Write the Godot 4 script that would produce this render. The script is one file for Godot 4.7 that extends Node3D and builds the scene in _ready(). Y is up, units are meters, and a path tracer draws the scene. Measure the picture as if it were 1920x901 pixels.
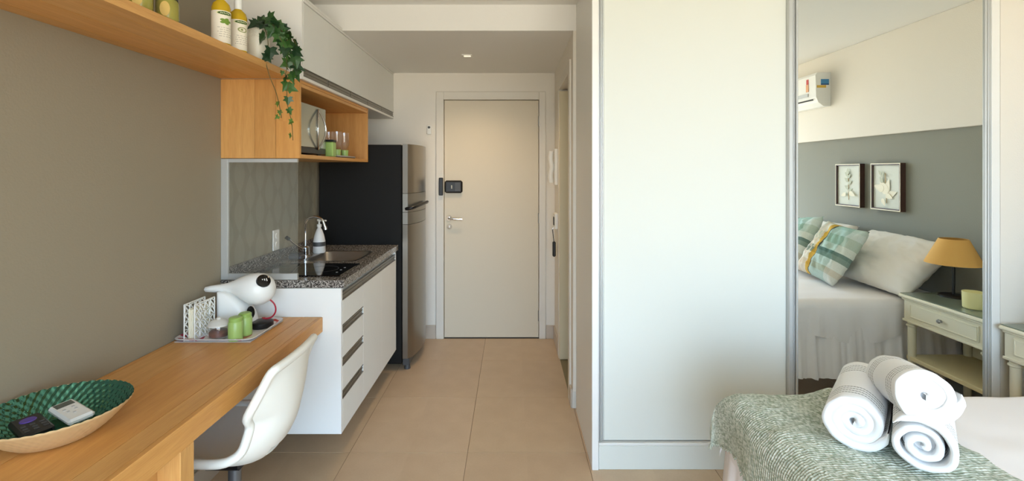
extends Node3D
# Small studio flat: kitchen run and desk along the left wall, entrance door at the far end,
# white sliding wardrobe with a mirror door on the right, bed in the lower right corner.
# x to the right, y up, d = distance in front of the camera (z = -d). Metres.

const WALL_L := -1.45
const WALL_R := 2.80
const HALL_R := 0.377
const FAR := 4.237
const CEIL := 2.50
const DROP := 2.34
const WARD := 2.37
const KIT := 2.39

var M := {}
var taken := {}
var rng := RandomNumberGenerator.new()

# ---------------------------------------------------------------- helpers
func V(x: float, y: float, d: float) -> Vector3:
	return Vector3(x, y, -d)

func fresh(smooth := false) -> SurfaceTool:
	var st := SurfaceTool.new()
	st.begin(Mesh.PRIMITIVE_TRIANGLES)
	st.set_smooth_group(0 if smooth else -1)
	return st

func numbered(called: String) -> String:
	if not taken.has(called):
		taken[called] = 0
		return called
	taken[called] += 1
	return "%s_%03d" % [called, taken[called]]

func thing(called: String, label: String, category: String, at := Vector3.ZERO, group := "") -> Node3D:
	var o := Node3D.new()
	o.name = numbered(called)
	add_child(o)
	o.position = at
	o.set_meta("label", label)
	o.set_meta("category", category)
	if group != "":
		o.set_meta("group", group)
	return o

func setting(called: String, at := Vector3.ZERO) -> Node3D:
	var o := Node3D.new()
	o.name = called
	add_child(o)
	o.position = at
	o.set_meta("kind", "structure")
	return o

# commits world-coordinate geometry as one mesh under a thing, a part or the setting
func part(parent: Node3D, st: SurfaceTool, called: String, m: Material, label := "") -> MeshInstance3D:
	st.generate_normals()
	var mi := MeshInstance3D.new()
	mi.mesh = st.commit()
	mi.material_override = m
	mi.name = called
	parent.add_child(mi, true)
	mi.position = mi.position if parent is MeshInstance3D else -parent.position
	if label != "":
		mi.set_meta("label", label)
	return mi

# the same for geometry made in the parent's own axes
func local_part(parent: Node3D, st: SurfaceTool, called: String, m: Material) -> MeshInstance3D:
	var mi := part(parent, st, called, m)
	mi.position = Vector3.ZERO
	return mi

func put(parent: Node3D, mesh: Mesh, called: String, m: Material, xf: Transform3D) -> MeshInstance3D:
	var mi := MeshInstance3D.new()
	mi.mesh = mesh
	mi.material_override = m
	mi.name = called
	parent.add_child(mi, true)
	mi.transform = xf
	if not (parent is MeshInstance3D):
		mi.position -= parent.position
	return mi

func mesh_of(st: SurfaceTool) -> Mesh:
	st.generate_normals()
	return st.commit()

func tri(st: SurfaceTool, p: Array, uv: Array) -> void:
	for i in 3:
		st.set_uv(uv[i])
		st.add_vertex(p[i])

func quad(st: SurfaceTool, a: Vector3, b: Vector3, c: Vector3, e: Vector3, ua := Vector2.ZERO, ub := Vector2.RIGHT, uc := Vector2.ONE, ue := Vector2.DOWN) -> void:
	tri(st, [a, b, c], [ua, ub, uc])
	tri(st, [a, c, e], [ua, uc, ue])

func face_uv(p: Vector3, n: Vector3, grain: int) -> Vector2:
	var k := n.abs().max_axis_index()
	if k == grain:
		return Vector2(p[(grain + 1) % 3] * 0.3, p[(grain + 2) % 3])
	return Vector2(p[grain], p[3 - k - grain])

# polygon that faces away from c
func poly_out(st: SurfaceTool, pts: Array, c: Vector3, grain: int) -> void:
	var mid := Vector3.ZERO
	for p in pts:
		mid += p
	mid /= pts.size()
	var n: Vector3 = (pts[1] - pts[0]).cross(pts[2] - pts[0])
	if n.dot(mid - c) > 0.0:
		pts.reverse()
		n = -n
	for i in range(1, pts.size() - 1):
		tri(st, [pts[0], pts[i], pts[i + 1]], [face_uv(pts[0], n, grain), face_uv(pts[i], n, grain), face_uv(pts[i + 1], n, grain)])

# chamfered box between two corners; xf turns it into place
func box(st: SurfaceTool, lo: Vector3, hi: Vector3, bev := 0.002, grain := 0, xf := Transform3D.IDENTITY) -> void:
	var c := (lo + hi) * 0.5
	var h := (hi - lo).abs() * 0.5
	bev = minf(bev, minf(h.x, minf(h.y, h.z)) * 0.8)
	var P := func(sx: int, sy: int, sz: int, k: int) -> Vector3:
		var q := Vector3(sx * h.x, sy * h.y, sz * h.z)
		for j in 3:
			if j != k:
				q[j] -= signf(q[j]) * bev
		return xf * (c + q)
	var cc := xf * c
	for s in [-1, 1]:
		poly_out(st, [P.call(s, -1, -1, 0), P.call(s, 1, -1, 0), P.call(s, 1, 1, 0), P.call(s, -1, 1, 0)], cc, grain)
		poly_out(st, [P.call(-1, s, -1, 1), P.call(1, s, -1, 1), P.call(1, s, 1, 1), P.call(-1, s, 1, 1)], cc, grain)
		poly_out(st, [P.call(-1, -1, s, 2), P.call(1, -1, s, 2), P.call(1, 1, s, 2), P.call(-1, 1, s, 2)], cc, grain)
	if bev <= 0.0:
		return
	for a in [-1, 1]:
		for b in [-1, 1]:
			poly_out(st, [P.call(-1, a, b, 1), P.call(1, a, b, 1), P.call(1, a, b, 2), P.call(-1, a, b, 2)], cc, grain)
			poly_out(st, [P.call(a, -1, b, 0), P.call(a, 1, b, 0), P.call(a, 1, b, 2), P.call(a, -1, b, 2)], cc, grain)
			poly_out(st, [P.call(a, b, -1, 0), P.call(a, b, 1, 0), P.call(a, b, 1, 1), P.call(a, b, -1, 1)], cc, grain)
			for e in [-1, 1]:
				poly_out(st, [P.call(a, b, e, 0), P.call(a, b, e, 1), P.call(a, b, e, 2)], cc, grain)

# box given by x, y and d ranges
func bx(st: SurfaceTool, x0: float, x1: float, y0: float, y1: float, d0: float, d1: float, bev := 0.002, grain := 0) -> void:
	box(st, Vector3(minf(x0, x1), y0, -maxf(d0, d1)), Vector3(maxf(x0, x1), y1, -minf(d0, d1)), bev, grain)

func box_part(parent: Node3D, called: String, m: Material, x0: float, x1: float, y0: float, y1: float, d0: float, d1: float, bev := 0.002, grain := 0, label := "") -> MeshInstance3D:
	var st := fresh()
	bx(st, x0, x1, y0, y1, d0, d1, bev, grain)
	return part(parent, st, called, m, label)

# rows of points joined to a smooth skin
func skin(st: SurfaceTool, rows: Array, closed := false, flip := false, uvs := []) -> void:
	for i in rows.size() - 1:
		var a: Array = rows[i]
		var b: Array = rows[i + 1]
		var n := a.size()
		for j in (n if closed else n - 1):
			var k := (j + 1) % n
			var u := [Vector2(float(j) / n, float(i) / rows.size()), Vector2(float(j + 1) / n, float(i) / rows.size()), Vector2(float(j + 1) / n, float(i + 1) / rows.size()), Vector2(float(j) / n, float(i + 1) / rows.size())]
			if not uvs.is_empty():
				u = [uvs[i][j], uvs[i][k], uvs[i + 1][k], uvs[i + 1][j]]
			if flip:
				quad(st, a[j], b[j], b[k], a[k], u[0], u[3], u[2], u[1])
			else:
				quad(st, a[j], a[k], b[k], b[j], u[0], u[1], u[2], u[3])

# profile [[radius, height], ...] turned round the y axis of xf; sharp bends keep their edge
func lathe(st: SurfaceTool, profile: Array, xf: Transform3D, segs := 32, wobble := 0.0, lobes := 0) -> void:
	var rows := []
	for pr in profile:
		var row := []
		for j in segs:
			var a := TAU * j / segs
			var r: float = pr[0] * (1.0 + wobble * cos(lobes * a))
			row.append(xf * Vector3(r * cos(a), pr[1], r * sin(a)))
		rows.append(row)
	var g := 1
	for i in rows.size() - 1:
		if i > 0:
			var d0 := Vector2(profile[i][0] - profile[i - 1][0], profile[i][1] - profile[i - 1][1])
			var d1 := Vector2(profile[i + 1][0] - profile[i][0], profile[i + 1][1] - profile[i][1])
			if absf(d0.angle_to(d1)) > 0.7:
				g += 1
		st.set_smooth_group(g)
		skin(st, [rows[i], rows[i + 1]], true)

func upright(at: Vector3) -> Transform3D:
	return Transform3D(Basis.IDENTITY, at)

# frame whose y axis runs along dir
func along(at: Vector3, dir: Vector3) -> Transform3D:
	var y := dir.normalized()
	var x := y.cross(Vector3.UP if absf(y.y) < 0.9 else Vector3.RIGHT).normalized()
	return Transform3D(Basis(x, y, x.cross(y)), at)

# round bar along points, radius one number or one for each point
func tube(st: SurfaceTool, pts: Array, radius, sides := 10, cap := true) -> void:
	st.set_smooth_group(1)
	var rows := []
	var side := Vector3.ZERO
	for i in pts.size():
		var t: Vector3 = (pts[mini(i + 1, pts.size() - 1)] - pts[maxi(i - 1, 0)]).normalized()
		if i == 0:
			side = t.cross(Vector3.UP if absf(t.y) < 0.9 else Vector3.RIGHT).normalized()
		side = (side - t * side.dot(t)).normalized()
		var up := t.cross(side)
		var r: float = radius[i] if radius is Array else radius
		var row := []
		for j in sides:
			var a := TAU * j / sides
			row.append(pts[i] + (side * cos(a) + up * sin(a)) * r)
		rows.append(row)
	skin(st, rows, true, true)
	if cap:
		st.set_smooth_group(2)
		for e in [0, pts.size() - 1]:
			var mid: Vector3 = pts[e]
			for j in sides:
				var k := (j + 1) % sides
				if e == 0:
					tri(st, [mid, rows[e][k], rows[e][j]], [Vector2.ZERO, Vector2.RIGHT, Vector2.ONE])
				else:
					tri(st, [mid, rows[e][j], rows[e][k]], [Vector2.ZERO, Vector2.RIGHT, Vector2.ONE])

func smooth_path(pts: Array, n := 6) -> Array:
	var out := []
	for i in pts.size() - 1:
		var a: Vector3 = pts[maxi(i - 1, 0)]
		var b: Vector3 = pts[i]
		var c: Vector3 = pts[i + 1]
		var e: Vector3 = pts[mini(i + 2, pts.size() - 1)]
		for k in n:
			out.append(b.cubic_interpolate(c, a, e, float(k) / n))
	out.append(pts[-1])
	return out

# flat outline given thickness along the z axis of xf
func plate(st: SurfaceTool, outline: PackedVector2Array, thick: float, xf: Transform3D) -> void:
	var idx := Geometry2D.triangulate_polygon(outline)
	var n := outline.size()
	for s in [0.0, thick]:
		for i in range(0, idx.size(), 3):
			var p := []
			var u := []
			for k in 3:
				var q := outline[idx[i + k]]
				p.append(xf * Vector3(q.x, q.y, s))
				u.append(q)
			if s > 0.0:
				p.reverse()
				u.reverse()
			tri(st, p, u)
	for i in n:
		var a := outline[i]
		var b := outline[(i + 1) % n]
		quad(st, xf * Vector3(a.x, a.y, 0), xf * Vector3(b.x, b.y, 0), xf * Vector3(b.x, b.y, thick), xf * Vector3(a.x, a.y, thick))

# ---------------------------------------------------------------- materials
func mat(color: Color, rough := 0.6, metal := 0.0) -> StandardMaterial3D:
	var m := StandardMaterial3D.new()
	m.albedo_color = color
	m.roughness = rough
	m.metallic = metal
	return m

func tex(im: Image) -> ImageTexture:
	return ImageTexture.create_from_image(im)

func noise(freq: float, sd: int, oct := 3) -> FastNoiseLite:
	var n := FastNoiseLite.new()
	n.seed = sd
	n.frequency = freq
	n.fractal_octaves = oct
	return n

func rgb(r: int, g: int, b: int) -> Color:
	return Color(r / 255.0, g / 255.0, b / 255.0)

# painted plaster: very fine roller relief
func paint(color: Color, rough := 0.75) -> StandardMaterial3D:
	var m := mat(color, rough)
	m.normal_enabled = true
	m.normal_texture = M.bump
	m.normal_scale = 0.12
	m.uv1_triplanar = true
	m.uv1_world_triplanar = true
	m.uv1_scale = Vector3.ONE * 6.0
	return m

func wood_image(sd: int) -> Image:
	var w := 512
	var h := 256
	var im := Image.create(w, h, false, Image.FORMAT_RGB8)
	var a := noise(0.012, sd, 3)
	var b := noise(0.05, sd + 1, 2)
	var c := noise(0.02, sd + 2, 2)
	for y in h:
		for x in w:
			var warp := a.get_noise_2d(x * 0.35, y * 1.2) * 14.0
			var ring := 0.5 + 0.5 * sin((y * 1.0 + warp) * 0.33)
			var fine := b.get_noise_2d(x * 0.5, y * 9.0)
			var broad := c.get_noise_2d(x * 0.25, y * 1.6)
			var t := clampf(0.5 + 0.10 * (ring - 0.5) + 0.26 * fine + 0.24 * broad, 0.0, 1.0)
			im.set_pixel(x, y, rgb(194, 138, 74).lerp(rgb(226, 174, 106), t))
	return im

func make_materials() -> void:
	var bn := NoiseTexture2D.new()
	bn.noise = noise(0.06, 11, 4)
	bn.width = 256
	bn.height = 256
	bn.seamless = true
	bn.as_normal_map = true
	bn.bump_strength = 4.0
	M.bump = bn

	M.white_wall = paint(rgb(234, 227, 214))
	M.hall_wall = M.white_wall
	M.grey_wall = paint(rgb(150, 138, 116), 0.8)
	M.head_wall = paint(rgb(140, 138, 124), 0.8)
	M.ceiling = paint(rgb(234, 231, 224), 0.85)
	M.trim = mat(rgb(226, 219, 205), 0.45)
	M.door = mat(rgb(220, 207, 182), 0.5)
	M.skirting = mat(rgb(196, 182, 164), 0.4)
	M.lacquer = mat(rgb(235, 234, 227), 0.7)
	M.lacquer.metallic_specular = 0.2
	M.wardrobe_white = mat(rgb(226, 227, 218), 0.75)
	M.wardrobe_white.metallic_specular = 0.15
	M.lacquer_edge = mat(rgb(240, 238, 232), 0.4)
	M.plastic_white = mat(rgb(238, 237, 231), 0.32)
	M.chair_shell = mat(rgb(240, 237, 226), 0.35)
	M.black = mat(rgb(18, 18, 20), 0.35)
	M.black_gloss = mat(rgb(8, 8, 10), 0.06)
	M.dark_gap = mat(rgb(52, 50, 47), 0.8)
	M.alu = mat(rgb(204, 206, 204), 0.42, 0.55)
	M.alu_dark = mat(rgb(150, 147, 140), 0.38, 0.85)
	M.chrome = mat(rgb(222, 222, 222), 0.09, 1.0)
	M.steel = mat(rgb(150, 145, 138), 0.28, 0.95)
	M.sink_steel = mat(rgb(170, 168, 165), 0.3, 0.95)
	M.mirror = mat(rgb(243, 246, 243), 0.0, 1.0)
	M.fridge_side = mat(rgb(26, 25, 23), 0.5)
	M.fridge_side.metallic_specular = 0.3
	M.grey_plastic = mat(rgb(70, 70, 70), 0.45)
	M.brown_frame = mat(rgb(74, 50, 42), 0.5)
	M.gold = mat(rgb(226, 214, 184), 0.45, 0.2)
	M.cream = mat(rgb(236, 226, 196), 0.45)
	M.cream_shelf = mat(rgb(238, 220, 172), 0.5)
	M.lamp_shade = mat(rgb(232, 178, 96), 0.9)
	M.lamp_shade.backlight_enabled = true
	M.lamp_shade.backlight = rgb(120, 80, 34)
	M.linen = mat(rgb(248, 241, 238), 0.95)
	M.pillow_linen = mat(rgb(244, 238, 228), 0.95)
	M.red = mat(rgb(178, 32, 54), 0.4)
	M.lime = mat(rgb(158, 186, 104), 0.35)
	M.lime_dark = mat(rgb(146, 176, 88), 0.4)
	M.oil = mat(rgb(196, 160, 20), 0.12)
	M.brown_candy = mat(rgb(96, 44, 26), 0.5)
	M.soap = mat(rgb(232, 230, 226), 0.35)
	M.napkin = mat(rgb(238, 230, 204), 0.9)
	M.gold_wood = mat(rgb(208, 172, 112), 0.45)
	M.stem = mat(rgb(96, 84, 44), 0.8)
	M.leaf = []
	for c in [rgb(44, 78, 34), rgb(58, 96, 40), rgb(30, 58, 32), rgb(84, 116, 46)]:
		var lm := mat(c, 0.38)
		lm.backlight_enabled = true
		lm.backlight = Color(c.r * 0.4, c.g * 0.4, c.b * 0.3)
		M.leaf.append(lm)

	var g := mat(Color(0.90, 0.95, 0.92, 0.03), 0.02)
	g.transparency = BaseMaterial3D.TRANSPARENCY_ALPHA
	M.pane = g
	var gl := mat(Color(0.97, 0.98, 0.97, 0.02), 0.02)
	gl.transparency = BaseMaterial3D.TRANSPARENCY_ALPHA
	M.glass = gl

	# wood, grain along u
	M.wood = []
	var wt := tex(wood_image(3))
	for k in 3:
		var w := mat([Color(1, 1, 1), Color(0.95, 0.93, 0.90), Color(1.0, 0.97, 0.92)][k], 0.42)
		w.albedo_texture = wt
		w.uv1_scale = Vector3(0.8, 2.6, 1)
		w.uv1_offset = Vector3(0.31 * k, 0.27 * k, 0)
		M.wood.append(w)

	# floor tiles
	M.tile = []
	var im := Image.create(256, 256, false, Image.FORMAT_RGB8)
	var n1 := noise(0.02, 21, 4)
	var n2 := noise(0.35, 22, 1)
	for y in 256:
		for x in 256:
			var t := clampf(0.5 + 0.35 * n1.get_noise_2d(x, y) + 0.14 * n2.get_noise_2d(x, y), 0, 1)
			im.set_pixel(x, y, rgb(198, 170, 139).lerp(rgb(212, 186, 155), t))
	var tt := tex(im)
	for k in 3:
		var m := mat([Color(1, 1, 1), Color(0.975, 0.97, 0.965), Color(0.985, 0.985, 0.975)][k], 0.36)
		m.albedo_texture = tt
		m.uv1_scale = Vector3(1.1, 1.1, 1)
		M.tile.append(m)
	M.grout = mat(rgb(138, 114, 90), 0.9)

	# granite: black, grey and pale crystals
	var gi := Image.create(512, 512, false, Image.FORMAT_RGB8)
	var cell := FastNoiseLite.new()
	cell.noise_type = FastNoiseLite.TYPE_CELLULAR
	cell.cellular_return_type = FastNoiseLite.RETURN_CELL_VALUE
	cell.frequency = 0.085
	cell.seed = 5
	var speck := noise(0.12, 6, 3)
	for y in 512:
		for x in 512:
			var v := cell.get_noise_2d(x, y) * 0.5 + 0.5 + 0.35 * speck.get_noise_2d(x, y)
			var col := rgb(34, 33, 32)
			if v > 0.70:
				col = rgb(206, 200, 192)
			elif v > 0.52:
				col = rgb(140, 134, 128)
			elif v > 0.36:
				col = rgb(84, 79, 75)
			gi.set_pixel(x, y, col)
	var gm := mat(Color.WHITE, 0.16)
	gm.albedo_texture = tex(gi)
	gm.uv1_triplanar = true
	gm.uv1_world_triplanar = true
	gm.uv1_scale = Vector3.ONE * 4.4
	M.granite = gm

	# kitchen wall covering: large pale leaves printed on grey-beige
	var li := Image.create(512, 512, false, Image.FORMAT_RGB8)
	for y in 512:
		for x in 512:
			var u := fposmod(x / 128.0, 1.0) - 0.5
			var row := floorf(x / 128.0)
			var vv := fposmod(y / 256.0 + row * 0.5, 1.0) - 0.5
			var lens := 1.0 - absf(vv) * 2.0
			var inside := absf(u) < 0.46 * sin(lens * PI * 0.5)
			var vein := 0.5 + 0.5 * sin((absf(u) * 1.6 - vv) * 60.0)
			var t := 0.32 + (0.34 * vein if inside else 0.0) + 0.02 * n2.get_noise_2d(x, y)
			if absf(u) < 0.012 and inside:
				t = 0.62
			li.set_pixel(x, y, rgb(132, 125, 106).lerp(rgb(184, 177, 154), clampf(t, 0, 1)))
	var lm2 := mat(Color.WHITE, 0.5)
	lm2.albedo_texture = tex(li)
	lm2.uv1_scale = Vector3(2.4, 2.4, 1)
	M.leaf_paper = lm2

	# throw: thick yarns in sage green with pale flecks
	var ti := Image.create(512, 512, false, Image.FORMAT_RGB8)
	var hi := Image.create(512, 512, false, Image.FORMAT_L8)
	var f1 := noise(0.05, 31, 2)
	var f2 := noise(0.18, 32, 2)
	for y in 512:
		var yarn := floorf(y / 10.24)
		var across := absf(fposmod(y / 10.24, 1.0) - 0.5) * 2.0
		for x in 512:
			var twist := 0.5 + 0.5 * sin(x * 0.42 + yarn * 2.4 + 3.0 * f1.get_noise_2d(x, yarn * 40.0))
			var fleck := f2.get_noise_2d(x * 0.30, yarn * 57.0)
			var body := f1.get_noise_2d(x * 0.22, yarn * 31.0)
			var col := rgb(176, 182, 164).lerp(rgb(202, 207, 190), clampf(0.5 + 1.2 * body, 0, 1))
			if fleck > 0.25:
				col = col.lerp(rgb(234, 234, 222), 0.6)
			elif fleck < -0.30:
				col = col.lerp(rgb(136, 146, 122), 0.6)
			ti.set_pixel(x, y, col)
			var hgt := (1.0 - across * across) * (0.7 + 0.3 * twist)
			hi.set_pixel(x, y, Color(hgt, hgt, hgt))
	var tm := mat(Color.WHITE, 0.95)
	tm.albedo_texture = tex(ti)
	var hn: Image = hi.duplicate()
	hn.convert(Image.FORMAT_RGBA8)
	hn.bump_map_to_normal_map(3.0)
	tm.normal_enabled = true
	tm.normal_texture = tex(hn)
	tm.normal_scale = 1.0
	tm.uv1_scale = Vector3(2.2, 2.2, 1)
	M.throw = tm

	# terry towel: white with four dashed charcoal lines at each end of its length
	var wi := Image.create(16, 1024, false, Image.FORMAT_RGB8)
	wi.fill(rgb(246, 246, 246))
	for y in 1024:
		var v := y / 1023.0
		for line in [0.13, 0.178, 0.226, 0.274]:
			if absf(v - line) < 0.0056 or absf(1.0 - v - line) < 0.0056:
				for x in 13:
					wi.set_pixel(x, y, rgb(70, 68, 68))
	var wm := mat(Color.WHITE, 1.0)
	wm.albedo_texture = tex(wi)
	wm.normal_enabled = true
	var pile := NoiseTexture2D.new()
	pile.noise = noise(0.3, 41, 2)
	pile.width = 256
	pile.height = 256
	pile.seamless = true
	pile.as_normal_map = true
	pile.bump_strength = 5.0
	wm.uv1_scale = Vector3(120.0, 1.0, 1.0)
	wm.normal_enabled = false
	M.towel = wm
	M.towel_plain = mat(rgb(246, 246, 246), 1.0)
	M.towel_plain.normal_enabled = true
	M.towel_plain.normal_texture = pile
	M.towel_plain.normal_scale = 0.5
	M.towel_plain.uv1_triplanar = true
	M.towel_plain.uv1_scale = Vector3.ONE * 9.0

	# checked cushion cover
	M.plaid = cushion_print()
	# coffee capsule tray print
	var pi := Image.create(256, 256, false, Image.FORMAT_RGB8)
	pi.fill(rgb(232, 224, 220))
	for y in 256:
		for x in 256:
			var a := Vector2(x - 30, y - 226).length()
			var b := Vector2(x - 214, y - 40).length()
			if a < 60 and fposmod(a, 30.0) < 22.0:
				pi.set_pixel(x, y, rgb(196, 44, 78))
			elif b < 70 and fposmod(b, 24.0) < 9.0:
				pi.set_pixel(x, y, rgb(200, 60, 48))
			elif absf(x - y + 40.0 * sin(y * 0.03)) < 9.0:
				pi.set_pixel(x, y, rgb(206, 120, 110))
	M.tray_print = mat(Color.WHITE, 0.35)
	M.tray_print.albedo_texture = tex(pi)

func cushion_print() -> StandardMaterial3D:
	var n := 256
	var im := Image.create(n, n, false, Image.FORMAT_RGB8)
	var weave := noise(0.4, 51, 1)
	# bands across u: [end, colour]
	var warp := [[0.10, rgb(226, 232, 222)], [0.18, rgb(206, 218, 206)], [0.55, rgb(150, 184, 168)], [0.575, rgb(40, 44, 38)], [0.665, rgb(214, 160, 40)], [0.80, rgb(222, 204, 174)], [0.90, rgb(206, 180, 150)], [1.0, rgb(226, 214, 192)]]
	var weft := [[0.12, rgb(214, 206, 196)], [0.22, rgb(196, 170, 140)], [0.36, rgb(232, 230, 220)], [0.44, rgb(96, 118, 104)], [0.50, rgb(60, 88, 78)], [0.62, rgb(222, 226, 212)], [0.78, rgb(150, 172, 146)], [0.90, rgb(200, 214, 206)], [1.0, rgb(170, 196, 184)]]
	for y in n:
		for x in n:
			var u := (x + 0.5) / n
			var v := (y + 0.5) / n
			var a := Color.WHITE
			var b := Color.WHITE
			for e in warp:
				a = e[1]
				if u < e[0]:
					break
			for e in weft:
				b = e[1]
				if v < e[0]:
					break
			var k := 0.45
			if v > 0.36 and v < 0.50 and u < 0.9:
				k = 0.7
			if u > 0.55 and u < 0.665:
				k = 0.16
			elif u >= 0.665 and fposmod(floorf(u * 14.0) + floorf(v * 9.0), 2.0) > 0.5:
				k = 0.15
			var c := a.lerp(b, k)
			var s := 1.0 + 0.05 * weave.get_noise_2d(x, y)
			im.set_pixel(x, y, Color(c.r * s, c.g * s, c.b * s))
	var m := mat(Color.WHITE, 0.95)
	m.albedo_texture = tex(im)
	return m

# ---------------------------------------------------------------- build
func _ready() -> void:
	rng.seed = 7
	# camera: level, lens shifted downward
	var cam := Camera3D.new()
	cam.name = "camera"
	add_child(cam)
	cam.position = Vector3(0, 1.478, 0)
	cam.projection = Camera3D.PROJECTION_FRUSTUM
	cam.near = 0.05
	cam.far = 60.0
	cam.size = 901.0 / 900.0 * cam.near
	cam.frustum_offset = Vector2(0, -130.5 / 900.0 * cam.near)
	cam.current = true

	# daylight enters by the wide balcony window behind the camera
	var env := Environment.new()
	var sky := Sky.new()
	var sm := ProceduralSkyMaterial.new()
	sm.sky_top_color = rgb(180, 214, 248)
	sm.sky_horizon_color = rgb(200, 222, 242)
	sm.ground_bottom_color = rgb(190, 185, 173)
	sm.ground_horizon_color = rgb(190, 186, 175)
	sm.sky_energy_multiplier = 4.4
	sm.ground_energy_multiplier = 4.3
	sky.sky_material = sm
	env.background_mode = Environment.BG_SKY
	env.sky = sky
	env.tonemap_mode = Environment.TONE_MAPPER_LINEAR
	env.tonemap_exposure = 0.37
	env.sdfgi_enabled = true
	env.ssao_enabled = true
	env.ssil_enabled = true
	var we := WorldEnvironment.new()
	we.name = "surroundings"
	we.environment = env
	add_child(we)

	make_materials()
	build_shell()
	build_entrance()
	build_wardrobe()
	build_kitchen()
	build_fridge()
	build_wall_units()
	build_desk()
	build_chair()
	build_bed()
	build_nightstand()
	build_headboard_wall()
	build_counter_things()
	build_niche_things()
	build_shelf_things()
	build_desk_things()
	build_towels()

# ---------------------------------------------------------------- room shell
func build_shell() -> void:
	var fl := setting("floor")
	box_part(fl, "slab", M.grout, -1.55, 2.9, -0.12, -0.002, -1.8, 4.36, 0.0)
	var xs := []
	var x := -0.233 - 0.6196 * 2
	while x < 2.8:
		xs.append(x)
		x += 0.6196
	var cache := {}
	var k := 0
	var d := 2.522 - 0.61 * 7
	while d < FAR:
		for x0 in xs:
			var a := maxf(x0, WALL_L) + 0.0013
			var b := minf(x0 + 0.6196, WALL_R) - 0.0013
			var e := maxf(d, -1.7) + 0.0013
			var f := minf(d + 0.61, FAR + 0.05) - 0.0013
			if b - a < 0.02 or f - e < 0.02:
				continue
			var key := "%.3f_%.3f" % [b - a, f - e]
			if not cache.has(key):
				var st := fresh()
				box(st, Vector3((a - b) / 2, -0.01, (e - f) / 2), Vector3((b - a) / 2, 0.0, (f - e) / 2), 0.0008, 0)
				cache[key] = mesh_of(st)
			put(fl, cache[key], "tile", M.tile[(k * 7 + k / 3) % 3], upright(V((a + b) / 2, 0, (e + f) / 2)))
			k += 1
		d += 0.61

	var wl := setting("wall_left")
	box_part(wl, "plaster", M.grey_wall, -1.57, WALL_L, 0, 2.62, -1.8, 4.36, 0.0)
	box_part(wl, "leaf_print_panel", M.leaf_paper, WALL_L, WALL_L + 0.002, 0.989, 1.548, KIT, 3.56, 0.0004, 2, "grey-beige wall covering printed with large pale leaves")

	var wr := setting("wall_right")
	box_part(wr, "painted_wall", M.head_wall, WALL_R, 2.92, 0, 2.62, -1.8, 3.1, 0.0)
	box_part(wr, "upper_panel", M.white_wall, WALL_R - 0.03, WALL_R + 0.001, 1.748, CEIL, -1.7, WARD + 0.004, 0.003, 0, "white upper wall that steps out over the grey paint")

	var wb := setting("wall_back")
	var st := fresh()
	bx(st, -1.57, -0.63, 0, 2.62, FAR, FAR + 0.12, 0.0)
	bx(st, 0.265, 2.0, 0, 2.62, FAR, FAR + 0.12, 0.0)
	bx(st, -0.63, 0.265, 2.135, 2.62, FAR, FAR + 0.12, 0.0)
	part(wb, st, "plaster", M.hall_wall)
	var lobby := fresh()
	bx(lobby, -1.57, 2.0, -0.1, 2.62, FAR + 0.12, FAR + 0.16, 0.0)
	part(wb, lobby, "outer_face", M.hall_wall)

	# right side of the entrance hall, with the bathroom opening
	var wh := setting("wall_hall")
	st = fresh()
	bx(st, HALL_R, HALL_R + 0.11, 0, DROP, 2.992, 3.13, 0.0)
	bx(st, HALL_R, HALL_R + 0.11, 0, DROP, 3.79, FAR, 0.0)
	bx(st, HALL_R, HALL_R + 0.11, 2.115, DROP, 3.13, 3.79, 0.0)
	part(wh, st, "plaster", M.hall_wall)
	var wx := setting("wall_bathroom")
	st = fresh()
	bx(st, HALL_R + 0.11, 2.0, 0, DROP, 2.995, 3.06, 0.0)
	bx(st, 1.9, 2.0, 0, DROP, 3.06, FAR, 0.0)
	part(wx, st, "plaster", M.white_wall)
	box_part(wx, "stone_floor", mat(rgb(128, 116, 84), 0.4), HALL_R, 1.9, -0.004, 0.004, 3.14, 3.78, 0.0)

	# wall piece that continues the wardrobe front to the corner
	var wf := setting("wall_front")
	box_part(wf, "plaster", M.white_wall, 2.415, WALL_R, 0, CEIL, WARD + 0.004, 3.0, 0.0)

	var ce := setting("ceiling")
	box_part(ce, "main_ceiling", M.ceiling, -1.57, 2.92, CEIL, 2.62, -1.8, 2.955, 0.0)
	box_part(ce, "lowered_entrance_ceiling", M.ceiling, WALL_L, 2.0, DROP, 2.62, 2.955, FAR + 0.1, 0.0)
	box_part(ce, "wardrobe_ceiling", M.ceiling, 2.0, 2.92, DROP, 2.62, 2.955, 3.1, 0.0)

	# wall behind the camera with the balcony window
	var ww := setting("wall_window")
	st = fresh()
	bx(st, -1.57, -1.0, 0, 2.62, -1.82, -1.7, 0.0)
	bx(st, 2.7, 2.92, 0, 2.62, -1.82, -1.7, 0.0)
	bx(st, -1.0, 2.7, 2.4, 2.62, -1.82, -1.7, 0.0)
	bx(st, -1.0, 2.7, 0, 0.08, -1.82, -1.7, 0.0)
	part(ww, st, "plaster", M.white_wall)
	var wn := setting("window_1")
	st = fresh()
	bx(st, -1.0, 2.7, 2.34, 2.4, -1.79, -1.73)
	bx(st, -1.0, 2.7, 0.08, 0.14, -1.79, -1.73)
	for px in [-1.0, 0.82, 2.64]:
		bx(st, px, px + 0.06, 0.14, 2.34, -1.79, -1.73)
	part(wn, st, "window_frame", M.alu)

	# skirting
	var bb := setting("baseboard_back")
	box_part(bb, "skirting", M.skirting, -0.80, -0.672, 0, 0.118, FAR - 0.012, FAR, 0.002)
	box_part(bb, "skirting", M.skirting, 0.30, HALL_R, 0, 0.118, FAR - 0.012, FAR, 0.002)
	var bh := setting("baseboard_hall")
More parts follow.
